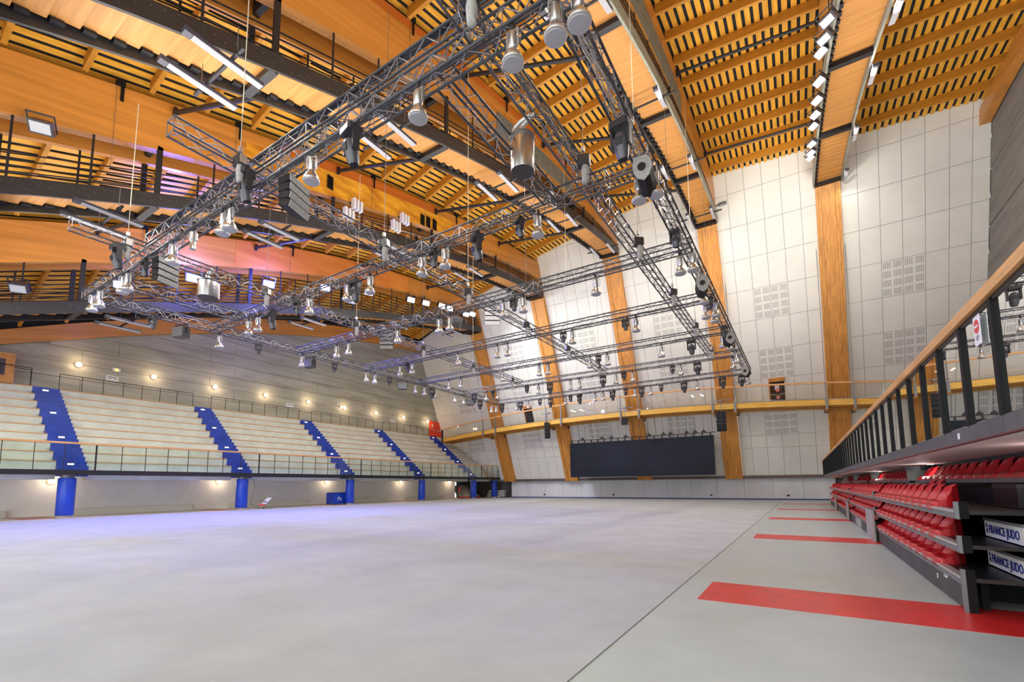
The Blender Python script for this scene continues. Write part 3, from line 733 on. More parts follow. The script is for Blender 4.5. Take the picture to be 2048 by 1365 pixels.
part('stem', MB().tube((-32.6, 50.8, 0), (-32.6, 50.8, 1.1), .04, 8), m_black, t)
part('head', MB().box(-32.72, -32.48, 50.75, 50.85, 1.0, 1.3), m_black, t)
# blue counter with covered front at pillar 3
t = thing('blue_cart', (-34.5, 25.8, 0), 'square cart covered in blue fabric with white lettering left of the third pillar', 'cart')
part('cover', MB().box(-36.2, -35.1, 26.0, 28.15, .08, 1.04), m_blue2, t)
part('top_tray', MB().box(-36.15, -35.15, 26.1, 27.3, 1.04, 1.08), m_black, t)
for (dx, dy) in ((-36.1, 26.15), (-35.2, 26.15), (-36.1, 28.0), (-35.2, 28.0)): part('caster', MB().tube((dx - .03, dy, .05), (dx + .03, dy, .05), .05, 10), m_black, t)
def text(body, size, m, loc, rot, name, parent, ext=.004, bold=0.0, space=1.0):
    cu = bpy.data.curves.new(name, 'FONT'); cu.body = body; cu.size = size; cu.extrude = ext; cu.offset = bold; cu.space_character = space
    tmp = bpy.data.objects.new(name, cu); COL.objects.link(tmp)
    dg = bpy.context.evaluated_depsgraph_get(); me = bpy.data.meshes.new_from_object(tmp.evaluated_get(dg))
    bpy.data.objects.remove(tmp); me.materials.clear(); me.materials.append(m)
    o = bpy.data.objects.new(name, me); COL.objects.link(o); o.parent = parent
    o.location = Vector(loc) - WO[parent.name]; o.rotation_euler = rot; WO[o.name] = Vector(loc)
    return o
text('Ps', .50, m_paper, (-35.09, 26.35, .36), (math.pi / 2, 0, math.pi / 2), 'lettering', t)
# folding display at pillar 2
t = thing('folding_sign', (-33.9, 18.9, 0), 'folding wire-frame display leaning back beside the second blue pillar', 'display')
part('frame', MB().path([(-33.9, 19.8, .02), (-33.9, 19.0, .02), (-33.9, 19.75, .85), (-33.9, 19.4, .85)], .015, 6).path([(-33.9, 19.1, .05), (-33.9, 18.6, .03), (-33.9, 18.65, .25), (-33.9, 18.85, .3)], .012, 6), m_black, t)
part('board', MB().strip([[(-33.93, 18.85, .32), (-33.93, 19.2, .32), (-33.90, 19.2, .32), (-33.90, 18.85, .32)], [(-33.93, 19.35, .84), (-33.93, 19.72, .84), (-33.9, 19.72, .84), (-33.9, 19.35, .84)]]), m_paper, t)
part('red_plate', MB().box(-33.9, -33.88, 18.7, 19.15, .26, .38), m_signred, t)
part('blue_label', MB().box(-33.895, -33.885, 19.05, 19.3, .5, .56), m_text, t)
solo('power_cable', MB().path([(-34.28, 17.95, 2.40), (-34.2, 18.2, 2.3), (-34.1, 18.4, 2.1), (-34.1, 18.45, 1.5), (-34.1, 18.3, .9), (-34.1, 18.2, .35), (-33.95, 18.5, .28)], .014, 5), m_cable, 'black power cable hanging down the right side of the second blue pillar', 'cable', loc=(-34.1, 18.2, .3))
# ------------------------------------------------------------------ footbridge along the far wall
def bt(X): return 9.12 - .0020 * (X + 14.7) ** 2      # deck top at the front edge
def br_(X): return 10.72 - .0027 * (X + 14.7) ** 2    # handrail
def xcurve(y0, y1, zlo, zhi, x0, x1, n=40):
    secs = []
    for k in range(n + 1):
        X = x0 + (x1 - x0) * k / n
        a, b_ = (y0, y1)
        yb = (wy(zlo(X)) - .05) if y1 == 'wall' else y1
        secs.append([(X, y0, zlo(X)), (X, yb, zlo(X)), (X, yb, zhi(X)), (X, y0, zhi(X))])
    return MB().strip(secs)
BX0, BX1 = -40.0, 11.9
bg = thing('footbridge', (-14.7, 46, 8.4), 'long arched yellow timber footbridge with glass railing crossing the white end wall', 'bridge')
part('front_beam', xcurve(46.0, 46.25, lambda x: bt(x) - .50, lambda x: bt(x), BX0, BX1), m_bridge, bg)
part('rear_beam', xcurve(47.5, 47.7, lambda x: bt(x) - .62, lambda x: bt(x), BX0 + 1, BX1), m_bridge, bg)
part('edge_strip', xcurve(45.97, 46.2, lambda x: bt(x), lambda x: bt(x) + .06, BX0, BX1), m_steelg, bg)
nb = 10
for k in range(nb):       # long underside planks, darker wood imitating the shade under the bridge
    ya = 46.27 + .23 * k
    if k == 9: break
    part('deck_plank', xcurve(ya, ya + .21, lambda x: bt(x) - .56 - (.035 if k % 2 else 0), lambda x: bt(x) - .48, BX0, BX1), m_purl, bg)
part('handrail', xcurve(45.95, 46.07, lambda x: br_(x) - .07, lambda x: br_(x) + .07, BX0 + .3, BX1), m_rail, bg)
X = BX0 + .4
while X < BX1 - 1.0:
    w = 1.38
    mb = MB(); mb.strip([[(X + .02, 46.0, bt(X) + .08), (X + .02, 46.012, bt(X) + .08), (X + .02, 46.012, br_(X) - .08), (X + .02, 46.0, br_(X) - .08)],
                         [(X + w - .02, 46.0, bt(X + w) + .08), (X + w - .02, 46.012, bt(X + w) + .08), (X + w - .02, 46.012, br_(X + w) - .08), (X + w - .02, 46.0, br_(X + w) - .08)]])
    part('pane', mb, m_gl_b, bg); X += w
pi = 0
for i in range(1, 6):
    for s in (-1, 1):
        x = AX[i] + s * .95
        part('steel_post', MB().box(x - .09, x + .09, 45.88, 45.97, bt(x) - .75, bt(x) + .02).box(x - .05, x + .05, 45.88, 45.97, bt(x), br_(x) - .05), m_steelg, bg)
        part('bracket_beam', MB().box(x - .11, x + .11, 46.0, wy(bt(x)) - .3, bt(x) - .86, bt(x) - .68), m_glu, bg)
        part('bracket_plate', MB().box(x - .14, x + .14, wy(bt(x)) - .5, wy(bt(x)) - .3, bt(x) - .92, bt(x) - .62), m_black, bg)
        part('hanger_rod', MB().tube((x, 45.9, br_(x) - .1), (x - .0, 43.4 if i < 5 else 43.2, 21.5), .022, 6), m_steelg, bg)
part('end_post', MB().box(-40.1, -39.9, 45.9, 46.05, 7.2, 9.0), m_black, bg)
# speakers hung from bridge brackets
def cabinet(r, w, d, h, z, splay, n, mb_mat, top_mat):
    for k in range(n):
        y0 = -d / 2
        m = MB().prism([(-w / 2, -d / 2), (w / 2, -d / 2), (w * .36, d / 2), (-w * .36, d / 2)], 0, h * .94)
        mt_ = Matrix.Translation((0, 0, z - h * (k + 1))) @ Matrix.Rotation(math.radians(splay * k), 4, 'X')
        b_ = part('cabinet', m.xf(mt_), top_mat, r, local=True)
        g_ = MB().box(-w * .47, w * .47, -d / 2 - .025, -d / 2, h * .05, h * .90).xf(mt_)
        part('grille', g_, mb_mat, b_, local=True)
def line_array(n, w, h, d, splay):
    r = bpy.data.objects.new('line_array_speaker', None); COL.objects.link(r); WO[r.name] = Vector((0, 0, 0))
    part('rigging_frame', MB().box(-w * .3, w * .3, -.15, .15, -.12, -.06).box(-.03, .03, -.03, .03, -.1, .12), m_steelg, r, local=True)
    cabinet(r, w, d, h, -.14, splay, n, m_spkt, m_spk)
    return r
for (x, z, w, n, lab) in ((-24.1, 8.75, .55, 5, 'curved grey line array speaker hanging from the left part of the footbridge'), (-15.1, 8.5, .6, 2, 'small dark speaker pair hanging from the middle of the footbridge'),
                          (-6.0, 8.3, .85, 5, 'tall dark speaker column hanging in front of the footbridge right of the black screen')):
    t = thing('bridge_speaker', (x, 45.6, z), lab, 'speaker', 'speakers hung from the footbridge')
    part('t_bar', MB().box(x - .85, x + .85, 45.82, 45.88, z + .95, z + 1.02).box(x - .02, x + .02, 45.6, 45.65, z - .05, z + .95).box(x - .2, x + .2, 45.6, 45.86, z + .9, z + 1.05), m_steelg, t)
    for k in range(n):
        h = .36
        m = MB().prism([(-w / 2, -.22), (w / 2, -.22), (w * .4, .22), (-w * .4, .22)], 0, h * .95).xf(Matrix.Translation((x, 45.6 + .03 * k * (1 if n > 3 else 0), z - .1 - h * (k + 1))) @ Matrix.Rotation(math.radians(3.0 * k), 4, 'X'))
        c_ = part('cabinet', m, m_mh, t)
        part('grille', MB().box(-w * .46, -w * .03, -.25, -.22, .03, h * .88).box(w * .03, w * .46, -.25, -.22, .03, h * .88).xf(Matrix.Translation((x, 45.6 + .03 * k * (1 if n > 3 else 0), z - .1 - h * (k + 1))) @ Matrix.Rotation(math.radians(3.0 * k), 4, 'X')), m_spk, c_)
# ------------------------------------------------------------------ black screen
sc = thing('screen', (-14.8, 48.1, 2.5), 'wide black screen standing in front of the white end wall', 'screen')
npx, npz = 16, 4
pw, ph = 15.35 / npx, 3.82 / npz
pmsh = MB().box(.002, pw - .002, 0, .08, .002, ph - .002).mesh('screen_tile', m_screen)
for i in range(npx):
    for j in range(npz):
        inst('screen_tile', pmsh, sc, (-22.46 + pw * i, 48.0, 2.5 + ph * j))
part('rear_frame', MB().box(-22.46, -7.12, 48.09, 48.2, 2.45, 6.32), m_black, sc)
part('hanging_bar', MB().tube((-22.5, 48.05, 6.62), (-6.9, 48.05, 6.62), .035, 8), m_black, sc)
cl = MB().box(-.06, .06, -.05, .05, 0, .30).mesh('hanging_clamp', m_black)
hp = MB().box(-.18, .18, -.08, .10, 0, .22).box(-.05, .05, -.05, .05, .2, .34).mesh('hoist_clamp', m_black)
for k in range(20): inst('hanging_clamp', cl, sc, (-22.2 + .78 * k, 48.05, 6.33))
for k, x in enumerate((-20.9, -18.6, -17.5, -15.9, -13.4, -11.9, -11.2, -9.6, -8.8, -8.0)): inst('hoist_clamp', hp, sc, (x, 48.05, 6.6))
for k in range(20): part('suspension_wire', MB().tube((-22.0 + .78 * k, 48.03, 6.6), (-22.0 + .78 * k, 47.45, 8.45), .014, 5), m_black, sc)
# ------------------------------------------------------------------ lighting rig
def truss(p0, p1, label, w=.38, dark=True, name='lighting_truss', group=None, step=.42):
    p0, p1 = Vector(p0), Vector(p1); L = (p1 - p0).length; d = (p1 - p0).normalized(); u = Vector((0, 0, 1)); s = d.cross(u)
    t = thing(name, p0, label, 'truss', group or 'box trusses of the lighting rig')
    cs = [p0 + s * (a * w / 2) + u * (b_ * w / 2) for a, b_ in ((-1, -1), (1, -1), (1, 1), (-1, 1))]
    for c in cs: part('chord', MB().tube(c, c + d * L, .030, 8), m_trussd if dark else m_truss, t, smooth=True)
    m = MB(); n = max(2, int(round(L / step)))
    for f in range(4):
        a, b_ = cs[f], cs[(f + 1) % 4]
        for k in range(n):
            q0, q1 = L * k / n, L * (k + 1) / n
            if k % 2: m.tube(a + d * q0, b_ + d * q1, .0135, 4, cap=False)
            else: m.tube(b_ + d * q0, a + d * q1, .0135, 4, cap=False)
            if k % 4 == 0: m.tube(a + d * q0, b_ + d * q0, .0135, 4, cap=False)
    part('lacing', m, m_lace, t, kind='stuff')
    for q in range(1, int(L / 3)):                     # section couplers
        pm = MB()
        for c in cs: pm.tube(c + d * (3.0 * q - .06), c + d * (3.0 * q + .06), .042, 8)
        part('coupler', pm, m_truss, t)
    return t
ZT = 10.0
TY = [6.4, 11.45, 16.4, 21.6, 26.85, 32.2, 38.0]
for k, Y in enumerate(TY):
    truss((-26.0, Y, ZT), (-2.8, Y, ZT), 'cross truss of the lighting rig running left to right, %s from the camera' % ordn(k))
truss((-25.8, 6.2, ZT), (-25.8, 38.2, ZT), 'long left edge truss of the lighting rig', name='lighting_truss')
truss((-3.0, 4.2, ZT), (-3.0, 38.2, ZT), 'long right edge truss of the lighting rig carrying the curved speakers')
truss((-23.0, 6.6, ZT), (-23.0, 11.3, ZT), 'short inner truss beside the left edge between the nearest two cross trusses')
truss((-5.75, 6.6, ZT), (-5.75, 11.3, ZT), 'short inner truss near the right edge between the nearest two cross trusses')
ZU = 10.5
truss((-12.65, 4.35, ZU), (-12.65, 33.9, ZU), 'upper long truss lying across the rig at its middle', dark=False)
truss((-20.3, 4.4, ZU), (-20.3, 33.6, ZU), 'upper long truss lying across the left half of the rig', dark=False)
truss((-4.85, 3.2, ZU), (-4.85, 33.4, ZU), 'upper long truss lying across the rig near its right edge', dark=False)
truss((-20.6, 6.75, 11.0), (-5.0, 6.75, 11.0), 'highest cross truss with thick black cables on top above the nearest cross truss')
cb_ = MB()
for a in range(3): cb_.path([(-20.6 + x, 6.62 + .06 * a, 11.23 + .04 * math.sin(x * 1.7 + a)) for x in range(0, 17)], .03, 5)
solo('cable_bundle', cb_, m_cable, 'bundle of thick black cables lying on the highest cross truss', 'cable', loc=(-12, 6.7, 11.2))
rr = random.Random(3)
for (a, b_, lab) in (((-3.0, 5.5), (-3.0, 20), 'tangle of silver cables along the near end of the right edge truss'), ((-4.85, 5), (-4.85, 12), 'grey cable loops on the upper truss near the right edge')):
    m = MB()
    for q in range(6):
        pts = []; n = int((b_[1] - a[1]) / .35)
        ox, oz = rr.uniform(-.16, .16), rr.uniform(-.05, .22)
        for k in range(n + 1): pts.append((a[0] + ox + rr.uniform(-.04, .04), a[1] + .35 * k, (ZT if a[0] > -4 else ZU) + oz + rr.uniform(-.05, .05)))
        m.path(pts, .014, 5)
    solo('rig_cables', m, m_alu if a[0] > -4 else m_wire, lab, 'cable', loc=(a[0], a[1], ZT))
for k, Y in enumerate(TY):
    m = MB(); 
    for q in range(3):
        pts = []
        for j in range(57): pts.append((-25.6 + .4 * j, Y - .1 + .1 * q + rr.uniform(-.02, .02), ZT - .14 + rr.uniform(-.02, .03)))
        m.path(pts, .013, 4)
    solo('rig_cables', m, m_cable, 'thin black cables laid inside the cross truss that is %s from the camera' % ordn(k), 'cable', loc=(-25.6, Y, ZT))
# chain hoists on the upper trusses
def hoist():
    r = bpy.data.objects.new('chain_hoist', None); COL.objects.link(r); WO[r.name] = Vector((0, 0, 0))
    part('motor', MB().box(-.16, .16, -.11, .11, -.16, .12), m_mh, r, local=True)
    part('motor_cover', MB().box(-.19, -.16, -.09, .09, -.13, .1), m_alu, r, local=True)
    part('motor_cover', MB().box(.16, .19, -.09, .09, -.13, .1), m_alu, r, local=True)
    part('chain_bag', MB().lathe([(.09, -.16), (.11, -.3), (.085, -.62), (.03, -.66)], 10, (.05, 0, 0)), m_spkt, r, smooth=True, local=True)
    part('hook', MB().tube((0, 0, .12), (0, 0, .3), .02, 6), m_steelg, r, local=True)
    part('chain', MB().tube((0, 0, -.16), (0, 0, -.9), .012, 5), m_wire, r, local=True)
    return r
HP = Proto(hoist())
for i, (x, lab) in enumerate(((-20.3, 'left'), (-12.65, 'middle'), (-4.85, 'right'))):
    for k, Y in enumerate(TY[:6]):
        HP.put((x + .32, Y - .55, ZU - .12), 'chain hoist with bag beside the %s upper truss at the %s cross truss' % (lab, ordn(k)), 'hoist', 'chain hoists of the rig', rz=.3 * k)
        t = thing('suspension_rope', (x + .32, Y - .55, ZU + .3), 'pale rope rising to the roof above the %s upper truss at the %s cross truss' % (lab, ordn(k)), 'rope', 'suspension ropes of the rig')
        ztop = TC(Y) - 2.0 + (0 if i == 1 else (.2 if i == 2 else -2.5))
        part('rope', MB().tube((x + .32, Y - .55, ZU + .15), (x + .32, Y - .55, ztop), .009 if k % 2 else .013, 5), m_rope if k % 2 == 0 else m_wire, t)
        part('shackle', MB().box(x + .28, x + .36, Y - .6, Y - .5, ZU + .15, ZU + .28), m_alu, t)
# fixtures ---------------------------------------------------------
def par():
    r = bpy.data.objects.new('bell_spotlight', None); COL.objects.link(r); WO[r.name] = Vector((0, 0, 0))
    part('clamp', MB().box(-.035, .035, -.05, .05, -.10, .04), m_mh, r, local=True)
    part('yoke', MB().box(-.125, -.11, -.02, .02, -.42, -.10).box(.11, .125, -.02, .02, -.42, -.10).box(-.125, .125, -.02, .02, -.12, -.10), m_alu, r, local=True)
    part('lamp_body', MB().lathe([(.05, -.14), (.085, -.16), (.09, -.44), (.075, -.47)], 16), m_silver, r, smooth=True, local=True)
    part('reflector', MB().lathe([(.075, -.47), (.105, -.53), (.155, -.60), (.185, -.68), (.19, -.70), (.19, -.76), (.178, -.765)], 20), m_silver, r, smooth=True, local=True)
    part('rim', MB().lathe([(.196, -.70), (.200, -.71), (.200, -.735), (.196, -.745)], 20), m_alu, r, smooth=True, local=True)
    part('lens', MB().lathe([(.176, -.764), (.17, -.778), (.08, -.784), (.01, -.785)], 20), m_lens, r, smooth=True, local=True)
    part('safety_cable', MB().path([(.05, 0, 0), (.17, .02, -.18), (.16, 0, -.45)], .008, 4), m_wire, r, local=True)
    return r
def moving_head(w, h):
    r = bpy.data.objects.new('moving_head_light', None); COL.objects.link(r); WO[r.name] = Vector((0, 0, 0))
    part('base', MB().prism([(-w * .5, -w * .32), (-w * .4, -w * .42), (w * .4, -w * .42), (w * .5, -w * .32), (w * .5, w * .32), (w * .4, w * .42), (-w * .4, w * .42), (-w * .5, w * .32)], -h * .22, -.05), m_mh, r, local=True)
    part('clamp', MB().box(-w * .3, -w * .2, -.05, .05, -.06, .05), m_black, r, local=True)
    part('clamp', MB().box(w * .2, w * .3, -.05, .05, -.06, .05), m_black, r, local=True)
    part('yoke_arm', MB().box(-w * .5, -w * .38, -w * .18, w * .18, -h * .68, -h * .22), m_mh, r, local=True)
    part('yoke_arm', MB().box(w * .38, w * .5, -w * .18, w * .18, -h * .68, -h * .22), m_mh, r, local=True)
    tl = Matrix.Translation((0, 0, -h * .58)) @ Matrix.Rotation(.22, 4, 'X')
    hd = part('head', MB().lathe([(.05 * w, h * .26), (w * .24, h * .22), (w * .34, h * .08), (w * .36, -h * .05), (w * .30, -h * .28), (w * .24, -h * .38)], 18).xf(tl), m_mhh, r, smooth=True, local=True)
    part('lens', MB().lathe([(w * .225, -h * .375), (w * .2, -h * .40), (.01, -h * .41)], 18).xf(tl), m_spk, hd, smooth=True, local=True)
    part('head_vent', MB().box(-w * .18, w * .18, -w * .37, -w * .33, -h * .08, h * .1).xf(tl), m_black, hd, local=True)
    return r
def profile_spot():
    r = bpy.data.objects.new('profile_spotlight', None); COL.objects.link(r); WO[r.name] = Vector((0, 0, 0))
    part('clamp', MB().box(-.04, .04, -.05, .05, -.1, .03), m_mh, r, local=True)
    part('yoke', MB().box(-.14, -.12, -.02, .02, -.35, -.1).box(.12, .14, -.02, .02, -.35, -.1).box(-.14, .14, -.02, .02, -.12, -.1), m_alu, r, local=True)
    part('barrel', MB().lathe([(.06, -.12), (.12, -.15), (.12, -.38), (.085, -.42), (.085, -.66), (.1, -.68)], 14), m_silver, r, smooth=True, local=True)
    part('lens', MB().lathe([(.085, -.681), (.01, -.69)], 14), m_lens, r, local=True)
    return r
def wedge():
    r = bpy.data.objects.new('curved_speaker', None); COL.objects.link(r); WO[r.name] = Vector((0, 0, 0))
    pl = [(-.20, -.28), (.10, -.28), (.20, -.42), (.23, -.60), (.16, -.80), (.03, -.92), (-.14, -.84), (-.23, -.66), (-.25, -.45)]
    fl = MB(); fl.strip([[(x, -.36, z) for x, z in pl], [(x, .40, z) for x, z in pl]]); part('cabinet', fl, m_spk, r, local=True)
    fp = MB(); fp.strip([[(x * .98, -.385, z) for x, z in pl], [(x * .98, -.36, z) for x, z in pl]]); part('side_plate', fp, m_spkt, r, local=True)
    part('ring_handle', MB().lathe([(.085, 0), (.10, 0), (.10, .02), (.085, .02)], 18).xf(Matrix.Translation((-.02, -.405, -.58)) @ Matrix.Rotation(math.pi / 2, 4, 'X')), m_black, r, local=True)
    part('hanging_bracket', MB().tube((-.10, -.2, -.28), (-.10, -.2, -.02), .02, 6), m_alu, r, local=True)
    part('hanging_bracket', MB().tube((.06, -.2, -.28), (.06, -.2, -.02), .02, 6), m_alu, r, local=True)
    return r
def box_speaker():
    r = bpy.data.objects.new('box_speaker', None); COL.objects.link(r); WO[r.name] = Vector((0, 0, 0))
    part('cabinet', MB().prism([(-.36, -.2), (.36, -.2), (.30, .22), (-.30, .22)], -.72, -.2), m_mh, r, local=True)
    part('grille', MB().box(-.34, .34, -.225, -.2, -.70, -.22), m_steelg, r, local=True)
    part('bracket', MB().box(-.40, -.37, -.03, .03, -.5, -.05).box(.37, .40, -.03, .03, -.5, -.05).box(-.4, .4, -.03, .03, -.07, -.04), m_black, r, local=True)
    return r
PR, MH, MHS, PF, WG, BS = Proto(par()), Proto(moving_head(.46, .92)), Proto(moving_head(.34, .62)), Proto(profile_spot()), Proto(wedge()), Proto(box_speaker())
# ray helpers: where the sight line through a pixel of the photograph meets a truss plane
Rm = (x2, y2, up)
def ray(px, py):
    v = Vector(((px - CX) / F, (py - CY) / F, 1.0)); return Vector((Rm[0].dot(v), Rm[1].dot(v), Rm[2].dot(v)))
def atY(px, py, Y):
    r = ray(px, py); k = Y / r.y; return r.x * k
def atX(px, py, X):
    r = ray(px, py); k = X / r.x; return r.y * k
# (kind, pixel x, pixel y of the lens), one list per truss
TF = [
 [('P', 186, 607), ('P', 198, 627), ('P', 245, 592), ('P', 256, 570), ('S', 290, 547), ('P', 347, 514), ('F', 389, 464), ('P', 446, 468), ('P', 457, 445), ('P', 625, 335), ('M', 704, 290), ('P', 838, 205), ('P', 1112, 75), ('P', 1141, 42)],
 [('P', 498, 655), ('M', 545, 633), ('P', 517, 640), ('S', 595, 613), ('P', 620, 603), ('P', 696, 592), ('M', 711, 571), ('P', 741, 566), ('P', 845, 540), ('S', 868, 515), ('P', 891, 512), ('M', 955, 488), ('S', 1040, 456), ('P', 1076, 446), ('P', 1279, 389), ('P', 1298, 365)],
 [('P', 674, 700), ('P', 698, 690), ('P', 796, 671), ('P', 879, 655), ('P', 900, 645), ('P', 1007, 622), ('S', 1028, 607), ('P', 1047, 612), ('P', 1192, 575), ('P', 1361, 543), ('P', 1377, 517)],
 [('P', 801, 740), ('S', 815, 730), ('P', 825, 730), ('P', 917, 714), ('P', 995, 702), ('P', 1015, 696), ('S', 1127, 672), ('P', 1145, 668), ('S', 1251, 648), ('P', 1272, 645), ('P', 1412, 628), ('P', 1427, 612)],
 [('P', 898, 766), ('P', 922, 760), ('P', 1006, 745), ('P', 1079, 738), ('P', 1096, 732), ('P', 1180, 720), ('S', 1197, 713), ('P', 1215, 715), ('P', 1323, 698), ('M', 1383, 692), ('P', 1445, 684)],
 [('M', 949, 788), ('P', 973, 788), ('S', 986, 782), ('P', 996, 785), ('S', 1054, 773), ('P', 1077, 773), ('M', 1100, 769), ('P', 1141, 765), ('P', 1159, 762), ('M', 1206, 754), ('P', 1232, 753), ('S', 1248, 746), ('P', 1265, 748), ('S', 1345, 735), ('P', 1361, 737), ('M', 1395, 734), ('P', 1466, 725)],
 [('P', 983, 815), ('P', 993, 813), ('M', 1004, 812), ('P', 1034, 808), ('M', 1041, 807), ('P', 1057, 804), ('S', 1080, 797), ('M', 1101, 799), ('P', 1131, 794), ('S', 1141, 789), ('M', 1159, 790), ('P', 1190, 788), ('P', 1206, 784), ('M', 1225, 784), ('S', 1251, 776), ('P', 1270, 778), ('M', 1283, 775), ('P', 1301, 774), ('S', 1322, 767), ('M', 1368, 767), ('P', 1394, 764), ('M', 1445, 760), ('M', 1483, 754), ('P', 1493, 752)],
]
KN = {'P': (PR, 'silver bell-shaped spotlight', 'spotlight', .775), 'M': (MH, 'large dark moving head light', 'moving light', .92), 'S': (MHS, 'small dark moving head light', 'moving light', .62), 'F': (PF, 'silver profile spotlight', 'spotlight', .69)}
for k, lst in enumerate(TF):
    cnt = {}
    lastx = -99
    for kind, px, py in sorted(lst, key=lambda q: q[1]):
        pr, nm, ct, drop = KN[kind]
        Y = TY[k] + (.0 if k else -.12)
        X = atY(px, py, Y)
        X = max(-26.6, min(-2.5, X), lastx + .43); lastx = X; z = ZT - .22
        i = cnt.get(kind, 0); cnt[kind] = i + 1
        pr.put((X, Y - .02, z), '%s, %s from left, under the %s cross truss%s' % (nm, ordn(i, 'first').replace('nearest', 'first'), ordn(k), ' from the camera' if k else ''), ct, 'lights under the cross trusses', rz=rr.uniform(-.6, .6) + (.5 if kind == 'P' else 0))
LF = [('S', 305, 645), ('B', 363, 661), ('P', 440, 672), ('S', 517, 695), ('P', 604, 722), ('B', 620, 723), ('S', 669, 731), ('P', 733, 757), ('P', 750, 749), ('S', 779, 761), ('B', 805, 771), ('P', 831, 781), ('P', 849, 773), ('M', 864, 774), ('P', 869, 786), ('P', 910, 801), ('P', 928, 795), ('B', 940, 805), ('M', 960, 812)]
cnt = {}
for kind, px, py in LF:
    pr, nm, ct, _ = KN.get(kind, (BS, 'grey box loudspeaker', 'speaker', .7)); Y = atX(px, py, -25.8)
    i = cnt.get(kind, 0); cnt[kind] = i + 1
    pr.put((-25.8, min(Y, 38.6), ZT - .22), '%s, %s from the left under the left edge truss' % (nm, ordn(i, 'first').replace('nearest', 'first')), ct, 'fixtures under the left edge truss', rz=rr.uniform(.2, 1.2))
RF = [('M', 1240, 218), ('W', 1279, 300), ('S', 1349, 440), ('W', 1397, 553), ('P', 1407, 575), ('S', 1418, 600), ('P', 1428, 615), ('S', 1447, 640), ('W', 1453, 662), ('P', 1459, 682), ('S', 1464, 700), ('P', 1474, 722), ('W', 1488, 737)]
cnt = {}
for kind, px, py in RF:
    pr, nm, ct, _ = KN.get(kind, (WG, 'black curved-sided loudspeaker with grey top', 'speaker', .85)); Y = atX(px, py, -3.0)
    i = cnt.get(kind, 0); cnt[kind] = i + 1
    pr.put((-3.0 + (.12 if kind == 'W' else 0), Y, ZT - .22 + (.1 if kind == 'W' else 0)), '%s, %s from the camera on the right edge truss' % (nm, ordn(i)), ct, 'fixtures on the right edge truss', rz=rr.uniform(-.2, .3))
MH.put((-12.3, 6.0, ZU - .3), 'dark moving head light under the near end of the middle upper truss', 'moving light')
MH.put((-20.0, 5.6, ZU - .3), 'dark moving head light under the near end of the left upper truss', 'moving light')
PR.put((-3.9, 6.3, ZT - .2), 'silver bell-shaped spotlight hanging beside the two largest ones at the top of the picture', 'spotlight')
o = FW.put((atY(243, 552, 6.25), 6.25, 10.0 - .62), 'lit white lamp among the bell spotlights at the left end of the nearest cross truss', 'spotlight', scale=.8); aim(o, (.9, -.5, -.35))
# line arrays
LA = Proto(line_array(4, .78, .21, .42, 7))
for (px, py, Y, lab) in ((585, 378, 6.6, 'black and grey line array speaker hanging under the middle of the nearest cross truss'), (328, 533, 6.6, 'blue-lit line array speaker hanging near the left end of the nearest cross truss')):
    X = atY(px, py, Y); LA.put((X, Y, ZT - .15), lab, 'speaker', 'line arrays of the rig', rz=1.9)
for (px, py, Y, z, lab) in ((775, 680, 33, 12.9, 'dark line array speaker hanging behind the third cross truss'), (985, 630, 33.5, 14.6, 'dark line array speaker near the far end of the lit catwalk')):
    X = atY(px, py, Y); r = ray(px, py); z = 1.6 + r.z * (Y / r.y)
    LA.put((X, Y, z + .9), lab, 'speaker', 'line arrays of the rig', rz=.6, scale=1.9)
# drums
def drum(x, y, z, rad, h, lab):
    t = thing('drum_speaker', (x, y, z), lab, 'drum', 'brushed metal drums')
    part('shell', MB().lathe([(rad * .98, z), (rad, z + .02), (rad, z + h), (rad * .98, z + h + .01)], 40, (x, y, 0)), mat('brushed_steel', (.62, .62, .60), .28, metal=.95) if 'brushed_steel' not in bpy.data.materials else bpy.data.materials['brushed_steel'], t, smooth=True)
    part('top_rim', MB().lathe([(rad * 1.0, z + h - .02), (rad * 1.07, z + h), (rad * 1.07, z + h + .06), (rad * 1.0, z + h + .07)], 40, (x, y, 0)), m_steelg, t, smooth=True)
    part('bottom_disc', MB().lathe([(rad * .97, z - .005), (rad * .97, z + .0), (.02, z + .005)], 40, (x, y, 0)), m_chan, t)
    part('hanger_pipe', MB().path([(x, y, z + h), (x, y, z + h + .35), (x + .35, y, z + h + .55)], .05, 8), m_alu, t, smooth=True)
    part('cable_hose', MB().path([(x - .1, y, z + h + .05), (x - .25, y, z + h + .2), (x - .22, y, z + h + .4), (x - .05, y, z + h + .5), (x + .25, y, z + h + .55)], .06, 8), m_alu, t, smooth=True)
drum(-5.35, 9.05, 9.25, .29, .85, 'shiny brushed metal drum hanging under the right upper truss near the camera')
drum(-21.6, 9.25, 9.9, .42, .7, 'shiny brushed metal drum hanging in blue light at the left of the rig')
